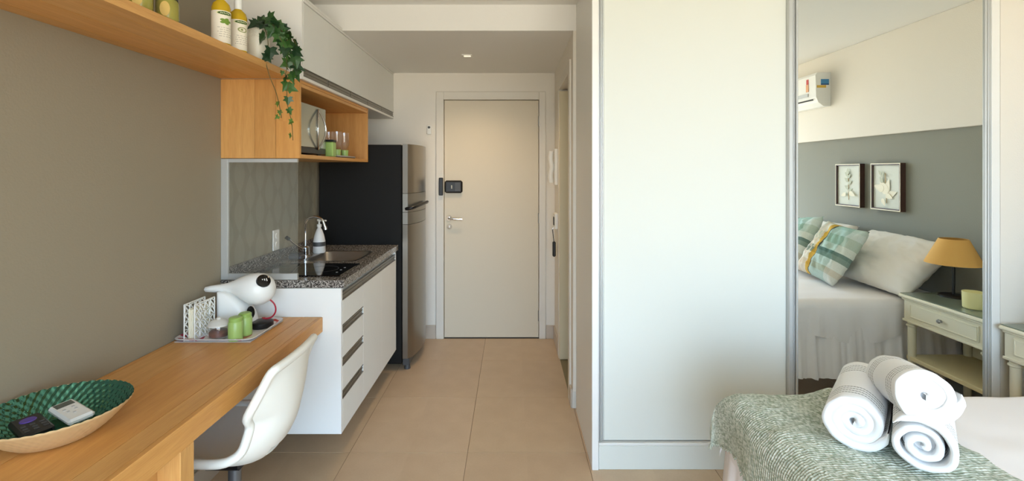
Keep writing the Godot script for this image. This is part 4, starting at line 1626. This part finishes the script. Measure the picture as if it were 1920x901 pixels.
func build_ivy(at: Vector3) -> void:
	var p := thing("potted_ivy", "trailing green ivy in a white lace-edged pot at the shelf end", "potted plant", at)
	var st := fresh(true)
	var rows := []
	var n := 96
	for lev in [[0.0, 0.0], [0.040, 0.0], [0.044, 0.004], [0.050, 0.10], [0.053, 0.148], [0.0555, 0.172], [0.0535, 0.172], [0.050, 0.14], [0.047, 0.10]]:
		var row := []
		for j in n:
			var a := TAU * j / n
			var y: float = lev[1]
			if y > 0.16:
				y += 0.010 * absf(sin(a * 6.0)) - 0.008
			row.append(at + Vector3(lev[0] * cos(a), y, lev[0] * sin(a)))
		rows.append(row)
	skin(st, rows, true)
	var pot := part(p, st, "pot", mat(rgb(240, 234, 214), 0.4))
	# raised lace beads under the rim
	st = fresh()
	for k in 24:
		var a := TAU * k / 24
		for r in 3:
			var rad := 0.0512 + 0.0014 * r
			var c := at + Vector3(rad * cos(a + r * 0.13), 0.118 + 0.016 * r, rad * sin(a + r * 0.13))
			var dirv := Vector3(cos(a), 0, sin(a))
			lathe(st, [[0.0062, 0.0], [0.0056, 0.0022], [0.0034, 0.0022], [0.003, 0.0]], along(c, dirv), 8)
	var lace := part(pot, st, "lace_relief", mat(rgb(240, 234, 214), 0.4))
	lace.set_meta("kind", "stuff")
	st = fresh()
	lathe(st, [[0.048, 0.135], [0, 0.138]], upright(at), 20)
	part(pot, st, "soil", mat(rgb(60, 46, 34), 0.95))

	# leaf mesh: five lobes, folded along the midrib
	var outline := [Vector2(0, -0.02), Vector2(0.22, -0.16), Vector2(0.52, -0.10), Vector2(0.38, 0.14), Vector2(0.62, 0.42), Vector2(0.28, 0.46), Vector2(0.0, 1.0)]
	var ls := fresh()
	for s in [-1.0, 1.0]:
		for i in outline.size() - 1:
			var a := Vector3(outline[i].x * s, outline[i].y, absf(outline[i].x) * 0.28 - pow(outline[i].y, 2.0) * 0.22)
			var b := Vector3(outline[i + 1].x * s, outline[i + 1].y, absf(outline[i + 1].x) * 0.28 - pow(outline[i + 1].y, 2.0) * 0.22)
			var c := Vector3(0, 0.3, -0.02)
			tri(ls, [c, a, b] if s > 0 else [c, b, a], [Vector2.ZERO, Vector2.RIGHT, Vector2.ONE])
	var leaf := mesh_of(ls)

	# hanging stems, offsets from the pot base: x, y, z
	var stems := [
		[[0.0, 0.14, 0.0], [0.05, 0.185, 0.02], [0.105, 0.165, 0.03], [0.145, 0.10, 0.02], [0.162, 0.02, 0.0], [0.152, -0.05, -0.01], [0.135, -0.12, 0.0], [0.142, -0.19, 0.01], [0.158, -0.27, 0.005], [0.161, -0.35, 0.0]],
		[[0.02, 0.14, 0.02], [0.045, 0.165, 0.05], [0.070, 0.12, 0.055], [0.073, 0.05, 0.05], [0.063, 0.0, 0.05], [0.079, -0.07, 0.045], [0.100, -0.14, 0.03], [0.114, -0.22, 0.02], [0.118, -0.25, 0.02]],
		[[0.0, 0.14, 0.0], [0.03, 0.19, -0.01], [0.085, 0.18, -0.02], [0.14, 0.135, -0.03], [0.168, 0.07, -0.04], [0.176, 0.0, -0.045], [0.166, -0.05, -0.04]],
		[[0.0, 0.14, 0.0], [-0.04, 0.18, 0.02], [-0.065, 0.185, 0.03]],
		[[0.01, 0.14, 0.0], [0.06, 0.19, 0.04], [0.11, 0.14, 0.05], [0.14, 0.06, 0.04], [0.148, -0.01, 0.03], [0.140, -0.06, 0.03]]]
	for k in stems.size():
		var pts := []
		for q in stems[k]:
			pts.append(at + Vector3(q[0], q[1], q[2]))
		pts = smooth_path(pts, 7)
		st = fresh()
		tube(st, pts, 0.0018, 5)
		part(p, st, "stem", M.stem)
		var total := pts.size()
		var i := 5
		while i < total:
			var t := float(i) / total
			if k == 1 and t > 0.52 and t < 0.72:
				i += 5
				continue
			var size := lerpf(0.060, 0.024, smoothstep(0.35, 1.0, t)) * rng.randf_range(0.8, 1.1)
			if k == 2:
				size *= 0.95
			# leaves hang from the stem and turn their faces to the room
			var yaw := rng.randf_range(-50, 62)
			var pitch := rng.randf_range(-30, 25)
			var roll := 180.0 + rng.randf_range(-70, 70)
			if t < 0.3:
				pitch -= 35.0
			var bs := Basis(Vector3.UP, deg_to_rad(yaw)) * Basis(Vector3.RIGHT, deg_to_rad(pitch)) * Basis(Vector3(0, 0, 1), deg_to_rad(roll))
			var off := Vector3(rng.randf_range(-0.012, 0.012), rng.randf_range(-0.004, 0.010), rng.randf_range(-0.004, 0.014))
			var col: int = rng.randi_range(0, 2)
			if t > 0.72 and k < 2:
				col = 3 if rng.randf() > 0.4 else 1
			put(p, leaf, "leaf", M.leaf[col], Transform3D(bs.scaled_local(Vector3.ONE * size), pts[i] + off))
			i += [2, 5, 2, 4, 2][k] if t < 0.62 else 5

# ---------------------------------------------------------------- things on the desk
func build_desk_things() -> void:
	var y := 0.7525
	# fluted metallic bowl
	var c := V(-1.25, y, 1.32)
	var bo := thing("fruit_bowl", "shallow hammered bowl, green metallic inside and gold outside, on the desk", "bowl", c)
	var segs := 276
	# t runs up the wall, dimples in staggered rows pushed along the wall's normal
	var dimple := func(t: float, a: float, shell: float) -> Vector3:
		var rr := 0.0
		var h := 0.010
		var f := 0.0
		if t < 0.0:
			rr = 0.092 * (t + 1.0)
		else:
			rr = 0.092 + 0.073 * t
			h = 0.010 + 0.070 * pow(t, 1.25)
			f = (0.0024 if shell == 0.0 else 0.0006) * cos(a * 46.0) * cos(t * PI * 7.0) * smoothstep(0.0, 0.25, t)
		return c + Vector3((rr - 0.62 * (f - shell)) * cos(a), h + 0.78 * (f - shell), (rr - 0.62 * (f - shell)) * sin(a))
	var steps := [-1.0, -0.6, -0.2]
	for k in 37:
		steps.append(k / 36.0)
	var st := fresh(true)
	var rows := []
	for t in steps:
		var row := []
		for j in segs:
			row.append(dimple.call(t, TAU * j / segs, 0.0))
		rows.append(row)
	skin(st, rows, true, true)
	var ins := mat(rgb(82, 138, 124), 0.08, 0.95)
	part(bo, st, "inner_surface", ins, "iridescent green metallic inside")
	st = fresh(true)
	rows = []
	for t in steps:
		var row := []
		for j in segs:
			row.append(dimple.call(t, TAU * j / segs, 0.004 if t < 1.0 else 0.001) - Vector3(0, 0.0062 * (1.0 - smoothstep(-0.2, 0.1, t)), 0))
		rows.append(row)
	skin(st, rows, true)
	part(bo, st, "outer_surface", mat(rgb(222, 192, 142), 0.45, 0.3), "matt gold outside")
	# air conditioner remote and a dark remote lying in it
	var place := func(mid: Vector3, dir: Vector3, tilt: float) -> Transform3D:
		var x := dir.normalized()
		var z := x.cross(Vector3.UP).normalized()
		var b := Basis(x, z.cross(x).normalized(), z)
		return Transform3D(b * Basis(Vector3(1, 0, 0), tilt), mid)
	var r1 := thing("remote_control", "white air conditioner remote with grey display lying in the bowl", "remote control", V(-1.237, 0.79, 1.341))
	var xf: Transform3D = place.call(V(-1.232, 0.8045, 1.342), V(0.125, 0.0, -0.072), 0.10)
	st = fresh()
	box(st, Vector3(-0.074, -0.009, -0.029), Vector3(0.074, 0.009, 0.029), 0.006, 0, xf)
	var rb := part(r1, st, "case", M.plastic_white)
	st = fresh()
	box(st, Vector3(-0.064, 0.0088, -0.020), Vector3(-0.032, 0.0098, 0.020), 0.0005, 0, xf)
	part(rb, st, "display", mat(rgb(86, 90, 82), 0.2))
	for k in 5:
		st = fresh()
		var bxp := [Vector2(-0.016, -0.012), Vector2(-0.012, 0.008), Vector2(0.004, -0.012), Vector2(0.008, 0.006), Vector2(0.026, -0.002)][k] as Vector2
		box(st, Vector3(bxp.x, 0.0088, bxp.y), Vector3(bxp.x + 0.009, 0.0105, bxp.y + 0.007), 0.0008, 0, xf)
		part(rb, st, "button", mat(rgb(196, 194, 190), 0.5))
	var r2 := thing("remote_control", "black remote with violet round key lying in the bowl beside the white one", "remote control", V(-1.27, 0.78, 1.26))
	xf = place.call(V(-1.266, 0.8035, 1.264), V(0.125, 0.0, -0.080), 0.06)
	st = fresh()
	box(st, Vector3(-0.064, -0.010, -0.032), Vector3(0.064, 0.011, 0.032), 0.006, 0, xf)
	rb = part(r2, st, "case", M.black)
	st = fresh()
	lathe(st, [[0, 0.0128], [0.016, 0.0128], [0.018, 0.010]], xf * Transform3D(Basis.IDENTITY, Vector3(-0.026, 0, 0)), 20)
	part(rb, st, "round_key", mat(rgb(84, 58, 150), 0.3))
	for k in 9:
		st = fresh()
		var u := Vector2(0.004 + 0.018 * (k / 3), -0.024 + 0.018 * (k % 3))
		box(st, Vector3(u.x, 0.0105, u.y), Vector3(u.x + 0.010, 0.0125, u.y + 0.010), 0.0008, 0, xf)
		part(rb, st, "button", M.grey_plastic)

	# serving tray with red print
	var tr := thing("serving_tray", "rectangular white serving tray with red print at the far end of the desk", "tray", V(-1.27, y, 2.17))
	var tx0 := -1.438
	var tx1 := -1.098
	var ta := 2.022
	var tb := 2.330
	st = fresh(true)
	rows = []
	var uvs := []
	for lev in [[0.0, 0.016], [0.004, 0.0165], [0.012, 0.005], [0.018, 0.0035], [0.12, 0.0035]]:
		var row := []
		var ur := []
		for j in 48:
			var a := TAU * (j + 0.5) / 48
			var cx := signf(cos(a)) * pow(absf(cos(a)), 0.22)
			var cz := signf(sin(a)) * pow(absf(sin(a)), 0.22)
			var q := V((tx0 + tx1) / 2 + cx * ((tx1 - tx0) / 2 - lev[0]), y + lev[1], (ta + tb) / 2 + cz * ((tb - ta) / 2 - lev[0]))
			row.append(q)
			ur.append(Vector2((q.x - tx0) / (tx1 - tx0), 1.0 - (-q.z - ta) / (tb - ta)))
		rows.append(row)
		uvs.append(ur)
	var cen := []
	var cu := []
	for j in 48:
		cen.append(V((tx0 + tx1) / 2, y + 0.0035, (ta + tb) / 2))
		cu.append(Vector2(0.5, 0.5))
	rows.append(cen)
	uvs.append(cu)
	skin(st, rows, true, false, uvs)
	var tp := part(tr, st, "tray_top", M.tray_print)
	st = fresh()
	bx(st, tx0 + 0.008, tx1 - 0.008, y, y + 0.003, ta + 0.008, tb - 0.008, 0.001)
	var edge := []
	for q in rows[0]:
		edge.append(q + Vector3(0, -0.002, 0))
	edge.append(edge[0])
	tube(st, edge, 0.0024, 6, false)
	part(tp, st, "rim", mat(rgb(206, 200, 196), 0.35))
	var ty := y + 0.0042

	build_coffee_machine(ty)

	# napkin holder: two pierced metal panels
	var nh := thing("napkin_holder", "white pierced metal napkin holder on the serving tray", "napkin holder", V(-1.365, ty, 2.115))
	var na := 2.034
	var nb := 2.170
	for xp in [-1.389, -1.345]:
		st = fresh()
		var y1 := ty + 0.153
		for q in [[V(xp, ty, na), V(xp, y1, na)], [V(xp, ty, nb), V(xp, y1, nb)], [V(xp, y1, na), V(xp, y1, nb)], [V(xp, ty + 0.003, na), V(xp, ty + 0.003, nb)]]:
			tube(st, q, 0.0028, 6)
		for iy in 4:
			for iz in 4:
				var cc := V(xp, ty + 0.021 + 0.037 * iy, na + 0.018 + 0.0335 * iz)
				var pts := []
				for k in 11:
					var a := TAU * k / 10.0
					var rr := 0.0165 * (1.0 + 0.22 * cos(3.0 * a + iy + iz * 2.0))
					pts.append(cc + Vector3(0, rr * sin(a), rr * cos(a)))
				tube(st, pts, 0.0028, 5, false)
				tube(st, [cc + Vector3(0, -0.018, -0.016), cc + Vector3(0, 0.018, 0.018)], 0.0028, 5)
		part(nh, st, "pierced_panel", M.plastic_white)
	box_part(nh, "base_plate", M.plastic_white, -1.391, -1.343, ty, ty + 0.002, na, nb, 0.0005)
	var np := thing("napkin_stack", "folded cream napkins held upright in the napkin holder", "napkins", V(-1.367, ty, 2.115))
	for k in 4:
		box_part(np, "napkin", M.napkin, -1.381 + 0.0075 * k, -1.3745 + 0.0075 * k, ty + 0.0022, ty + 0.132 - 0.003 * (k % 2), na + 0.012, nb - 0.008, 0.002)

	# two lime green shakers
	for s in [[-1.182, 2.052, "lime green shaker at the front edge of the serving tray"], [-1.176, 2.114, "lime green shaker behind the other on the serving tray"]]:
		var at := V(s[0], ty, s[1])
		var t := thing("green_shaker", s[2], "shaker", at, "lime green shakers on the serving tray")
		st = fresh()
		lathe(st, [[0, 0], [0.027, 0], [0.029, 0.004], [0.029, 0.075], [0.025, 0.081]], upright(at), 28)
		part(t, st, "body", M.lime)
		st = fresh()
		lathe(st, [[0.026, 0.079], [0.026, 0.093], [0.021, 0.098], [0, 0.099]], upright(at), 28)
		part(t, st, "lid", M.lime_dark)
	# glass sugar jar with brown sweets
	var at := V(-1.262, ty, 2.066)
	var gj := thing("sweets_jar", "round glass jar of brown sweets with clear lid on the tray", "jar", at)
	st = fresh()
	lathe(st, [[0, 0.001], [0.030, 0.001], [0.041, 0.012], [0.043, 0.04], [0.040, 0.058], [0.038, 0.058], [0.041, 0.04], [0.039, 0.014], [0, 0.005]], upright(at), 30)
	part(gj, st, "jar", M.glass)
	st = fresh()
	lathe(st, [[0, 0.006], [0.036, 0.013], [0.038, 0.03], [0.030, 0.038], [0, 0.041]], upright(at), 22)
	part(gj, st, "sweets", M.brown_candy)
	st = fresh()
	lathe(st, [[0.044, 0.059], [0.044, 0.064], [0.030, 0.078], [0.008, 0.084], [0.008, 0.092], [0, 0.093]], upright(at), 30)
	part(gj, st, "lid", mat(rgb(214, 210, 200), 0.3))

func build_coffee_machine(ty: float) -> void:
	# capsule machine: quarter-round body, tilted egg-shaped head with a lever tail, red cable
	var cd := 2.235
	var cm := thing("coffee_machine", "white capsule coffee machine with tilted egg-shaped head on the tray", "coffee machine", V(-1.29, ty, cd))
	# body: plan half-ellipse narrowing upwards toward the back
	var st := fresh(true)
	var rows := []
	for i in 15:
		var t := i / 14.0
		var y := ty + 0.006 + 0.160 * t
		var front := -1.192 - 0.125 * pow(t, 2.3)
		var back := -1.360
		var half := 0.058 * (1.0 - 0.35 * pow(t, 4.0))
		var row := []
		for j in 36:
			var a := TAU * j / 36
			var cx := signf(cos(a)) * pow(absf(cos(a)), 0.55)
			var cz := signf(sin(a)) * pow(absf(sin(a)), 0.75)
			row.append(V((front + back) / 2 + cx * (front - back) / 2, y, cd + cz * half))
		rows.append(row)
	var cap := []
	for j in 36:
		cap.append(V(-1.34, ty + 0.166, cd))
	rows.append(cap)
	skin(st, rows, true, true)
	part(cm, st, "body", M.plastic_white)
	# head
	var path := []
	var rad := []
	var key := [[-1.432, 0.168, 0.004], [-1.425, 0.170, 0.012], [-1.40, 0.172, 0.016], [-1.36, 0.174, 0.019], [-1.325, 0.177, 0.022], [-1.295, 0.180, 0.030], [-1.262, 0.181, 0.047], [-1.23, 0.178, 0.063], [-1.20, 0.174, 0.072], [-1.172, 0.171, 0.073], [-1.147, 0.168, 0.066], [-1.126, 0.166, 0.050], [-1.113, 0.165, 0.030], [-1.109, 0.165, 0.004]]
	for q in key:
		path.append(V(q[0], ty + q[1], cd))
		rad.append(q[2])
	st = fresh()
	tube(st, path, rad, 28)
	var head := part(cm, st, "head", M.plastic_white)
	st = fresh()
	var nrm := Vector3(0.62, 0.62, 0.48).normalized()
	var hc := V(-1.183, ty + 0.173, cd)
	lathe(st, [[0, 0.081], [0.020, 0.080], [0.030, 0.076], [0.032, 0.060]], along(hc, nrm), 30)
	var knob := part(head, st, "dial", M.black_gloss)
	for k in 3:
		st = fresh()
		var o := along(hc, nrm)
		box(st, Vector3(-0.012 + 0.009 * k, 0.0795, -0.008 + 0.004 * k), Vector3(-0.008 + 0.009 * k, 0.0818, 0.006), 0.0005, 0, o)
		part(knob, st, "mark", M.plastic_white)
	# outlet badge low on the front
	st = fresh()
	lathe(st, [[0, 0.004], [0.024, 0.003], [0.026, 0.0]], along(V(-1.199, ty + 0.072, cd - 0.032), Vector3(0.80, 0.16, 0.58)).scaled_local(Vector3(0.7, 1, 1.1)), 26)
	part(cm, st, "front_badge", M.black_gloss)
	# drip tray
	st = fresh()
	lathe(st, [[0, 0.0], [0.046, 0.0], [0.050, 0.006], [0.050, 0.024], [0.044, 0.027], [0, 0.027]], upright(V(-1.160, ty, cd - 0.01)), 32)
	part(cm, st, "drip_tray", M.black)
	# red cable looping down from the head
	st = fresh()
	tube(st, smooth_path([V(-1.135, ty + 0.128, cd), V(-1.112, ty + 0.10, cd + 0.01), V(-1.108, ty + 0.065, cd + 0.015), V(-1.130, ty + 0.035, cd + 0.02), V(-1.17, ty + 0.026, cd + 0.02)]), 0.0035, 8)
	part(cm, st, "red_tube", M.red)

# ---------------------------------------------------------------- towels
func towel(called: String, label: String, front: Vector3, dir: Vector3, length: float, radius: float, turns: float, squash: float, start: float, fill: float) -> void:
	var t := thing(called, label, "towel", front + Vector3(0, -radius, 0), "rolled towels on the bed")
	var y := dir.normalized()
	var x := y.cross(Vector3.UP).normalized()
	var up := x.cross(y).normalized()
	var nn := noise(1.3, 100 + int(start * 10), 2)
	var per := 48
	var total := int(turns * per)
	var th := radius / (turns + 0.6) * fill
	var nl := 14
	var at := func(k: int, l: float, lift: float) -> Vector3:
		var a := start + TAU * k / per
		var r := radius * (0.08 + 0.92 * k / total) + lift
		r *= 1.0 + 0.05 * nn.get_noise_2d(cos(a) * 0.7 + l * 0.5, sin(a) * 0.7)
		var inset: float = 0.010 * nn.get_noise_1d(k * 0.02) + 0.010 * (float(total - k) / total)
		var ll := clampf(l, 0, 1) * (length - 2.0 * inset) + inset
		var yy := sin(a) * r
		return front + y * ll + x * cos(a) * r * (1.0 + 0.5 * (1.0 - squash)) + up * yy * squash
	var st := fresh(true)
	# thickness fades at both ends so that the selvedges look rounded
	var ls := [0.0, 0.002, 0.006, 0.012]
	for i in range(1, nl):
		ls.append(0.012 + 0.976 * i / nl)
	ls.append_array([0.988, 0.994, 0.998, 1.0])
	var rims := []
	for side in 2:
		var rows := []
		var uvs := []
		for l in ls:
			var e := minf(l, 1.0 - l) / 0.012
			var q := th * 0.5 * sqrt(clampf(1.0 - pow(1.0 - minf(e, 1.0), 2.0), 0.25, 1.0))
			var row := []
			var ur := []
			for k in total + 1:
				var taper := clampf((total - k) / 3.0, 0.15, 1.0)
				row.append(at.call(k, l, q * taper if side == 0 else -q * taper))
				ur.append(Vector2(k * radius / per * TAU, l))
			rows.append(row)
			uvs.append(ur)
		skin(st, rows, false, side == 0, uvs)
		rims.append([rows[0], rows[-1], uvs[0], uvs[-1]])
	for e in 2:
		skin(st, [rims[0][e], rims[1][e]], false, e == 1, [rims[0][e + 2], rims[1][e + 2]])
	part(t, st, "rolled_cloth", M.towel)
	# core so that the roll is not hollow
	st = fresh()
	var core := []
	for k in 2:
		core.append(front + y * (length * (0.12 if k == 0 else 0.88)))
	tube(st, core, radius * 0.55 * squash, 20)
	part(t, st, "inner_layers", M.towel_plain)

func build_towels() -> void:
	var top := 0.684
	towel("rolled_towel", "rolled white towel with charcoal stripes on the left of the stack", V(0.975, top + 0.078, 1.368), V(0.66, 0.0, 0.75), 0.34, 0.075, 3.3, 0.97, -1.9, 1.12)
	towel("rolled_towel", "rolled white towel with its open spiral end nearest the camera", V(1.062, top + 0.077, 1.245), V(0.64, 0.0, 0.77), 0.34, 0.074, 2.6, 0.95, -1.2, 0.72)
	towel("rolled_towel", "rolled white towel lying on top of the two others", V(1.092, top + 0.203, 1.262), V(0.40, -0.20, 0.90), 0.29, 0.070, 3.3, 0.96, -1.6, 1.12)
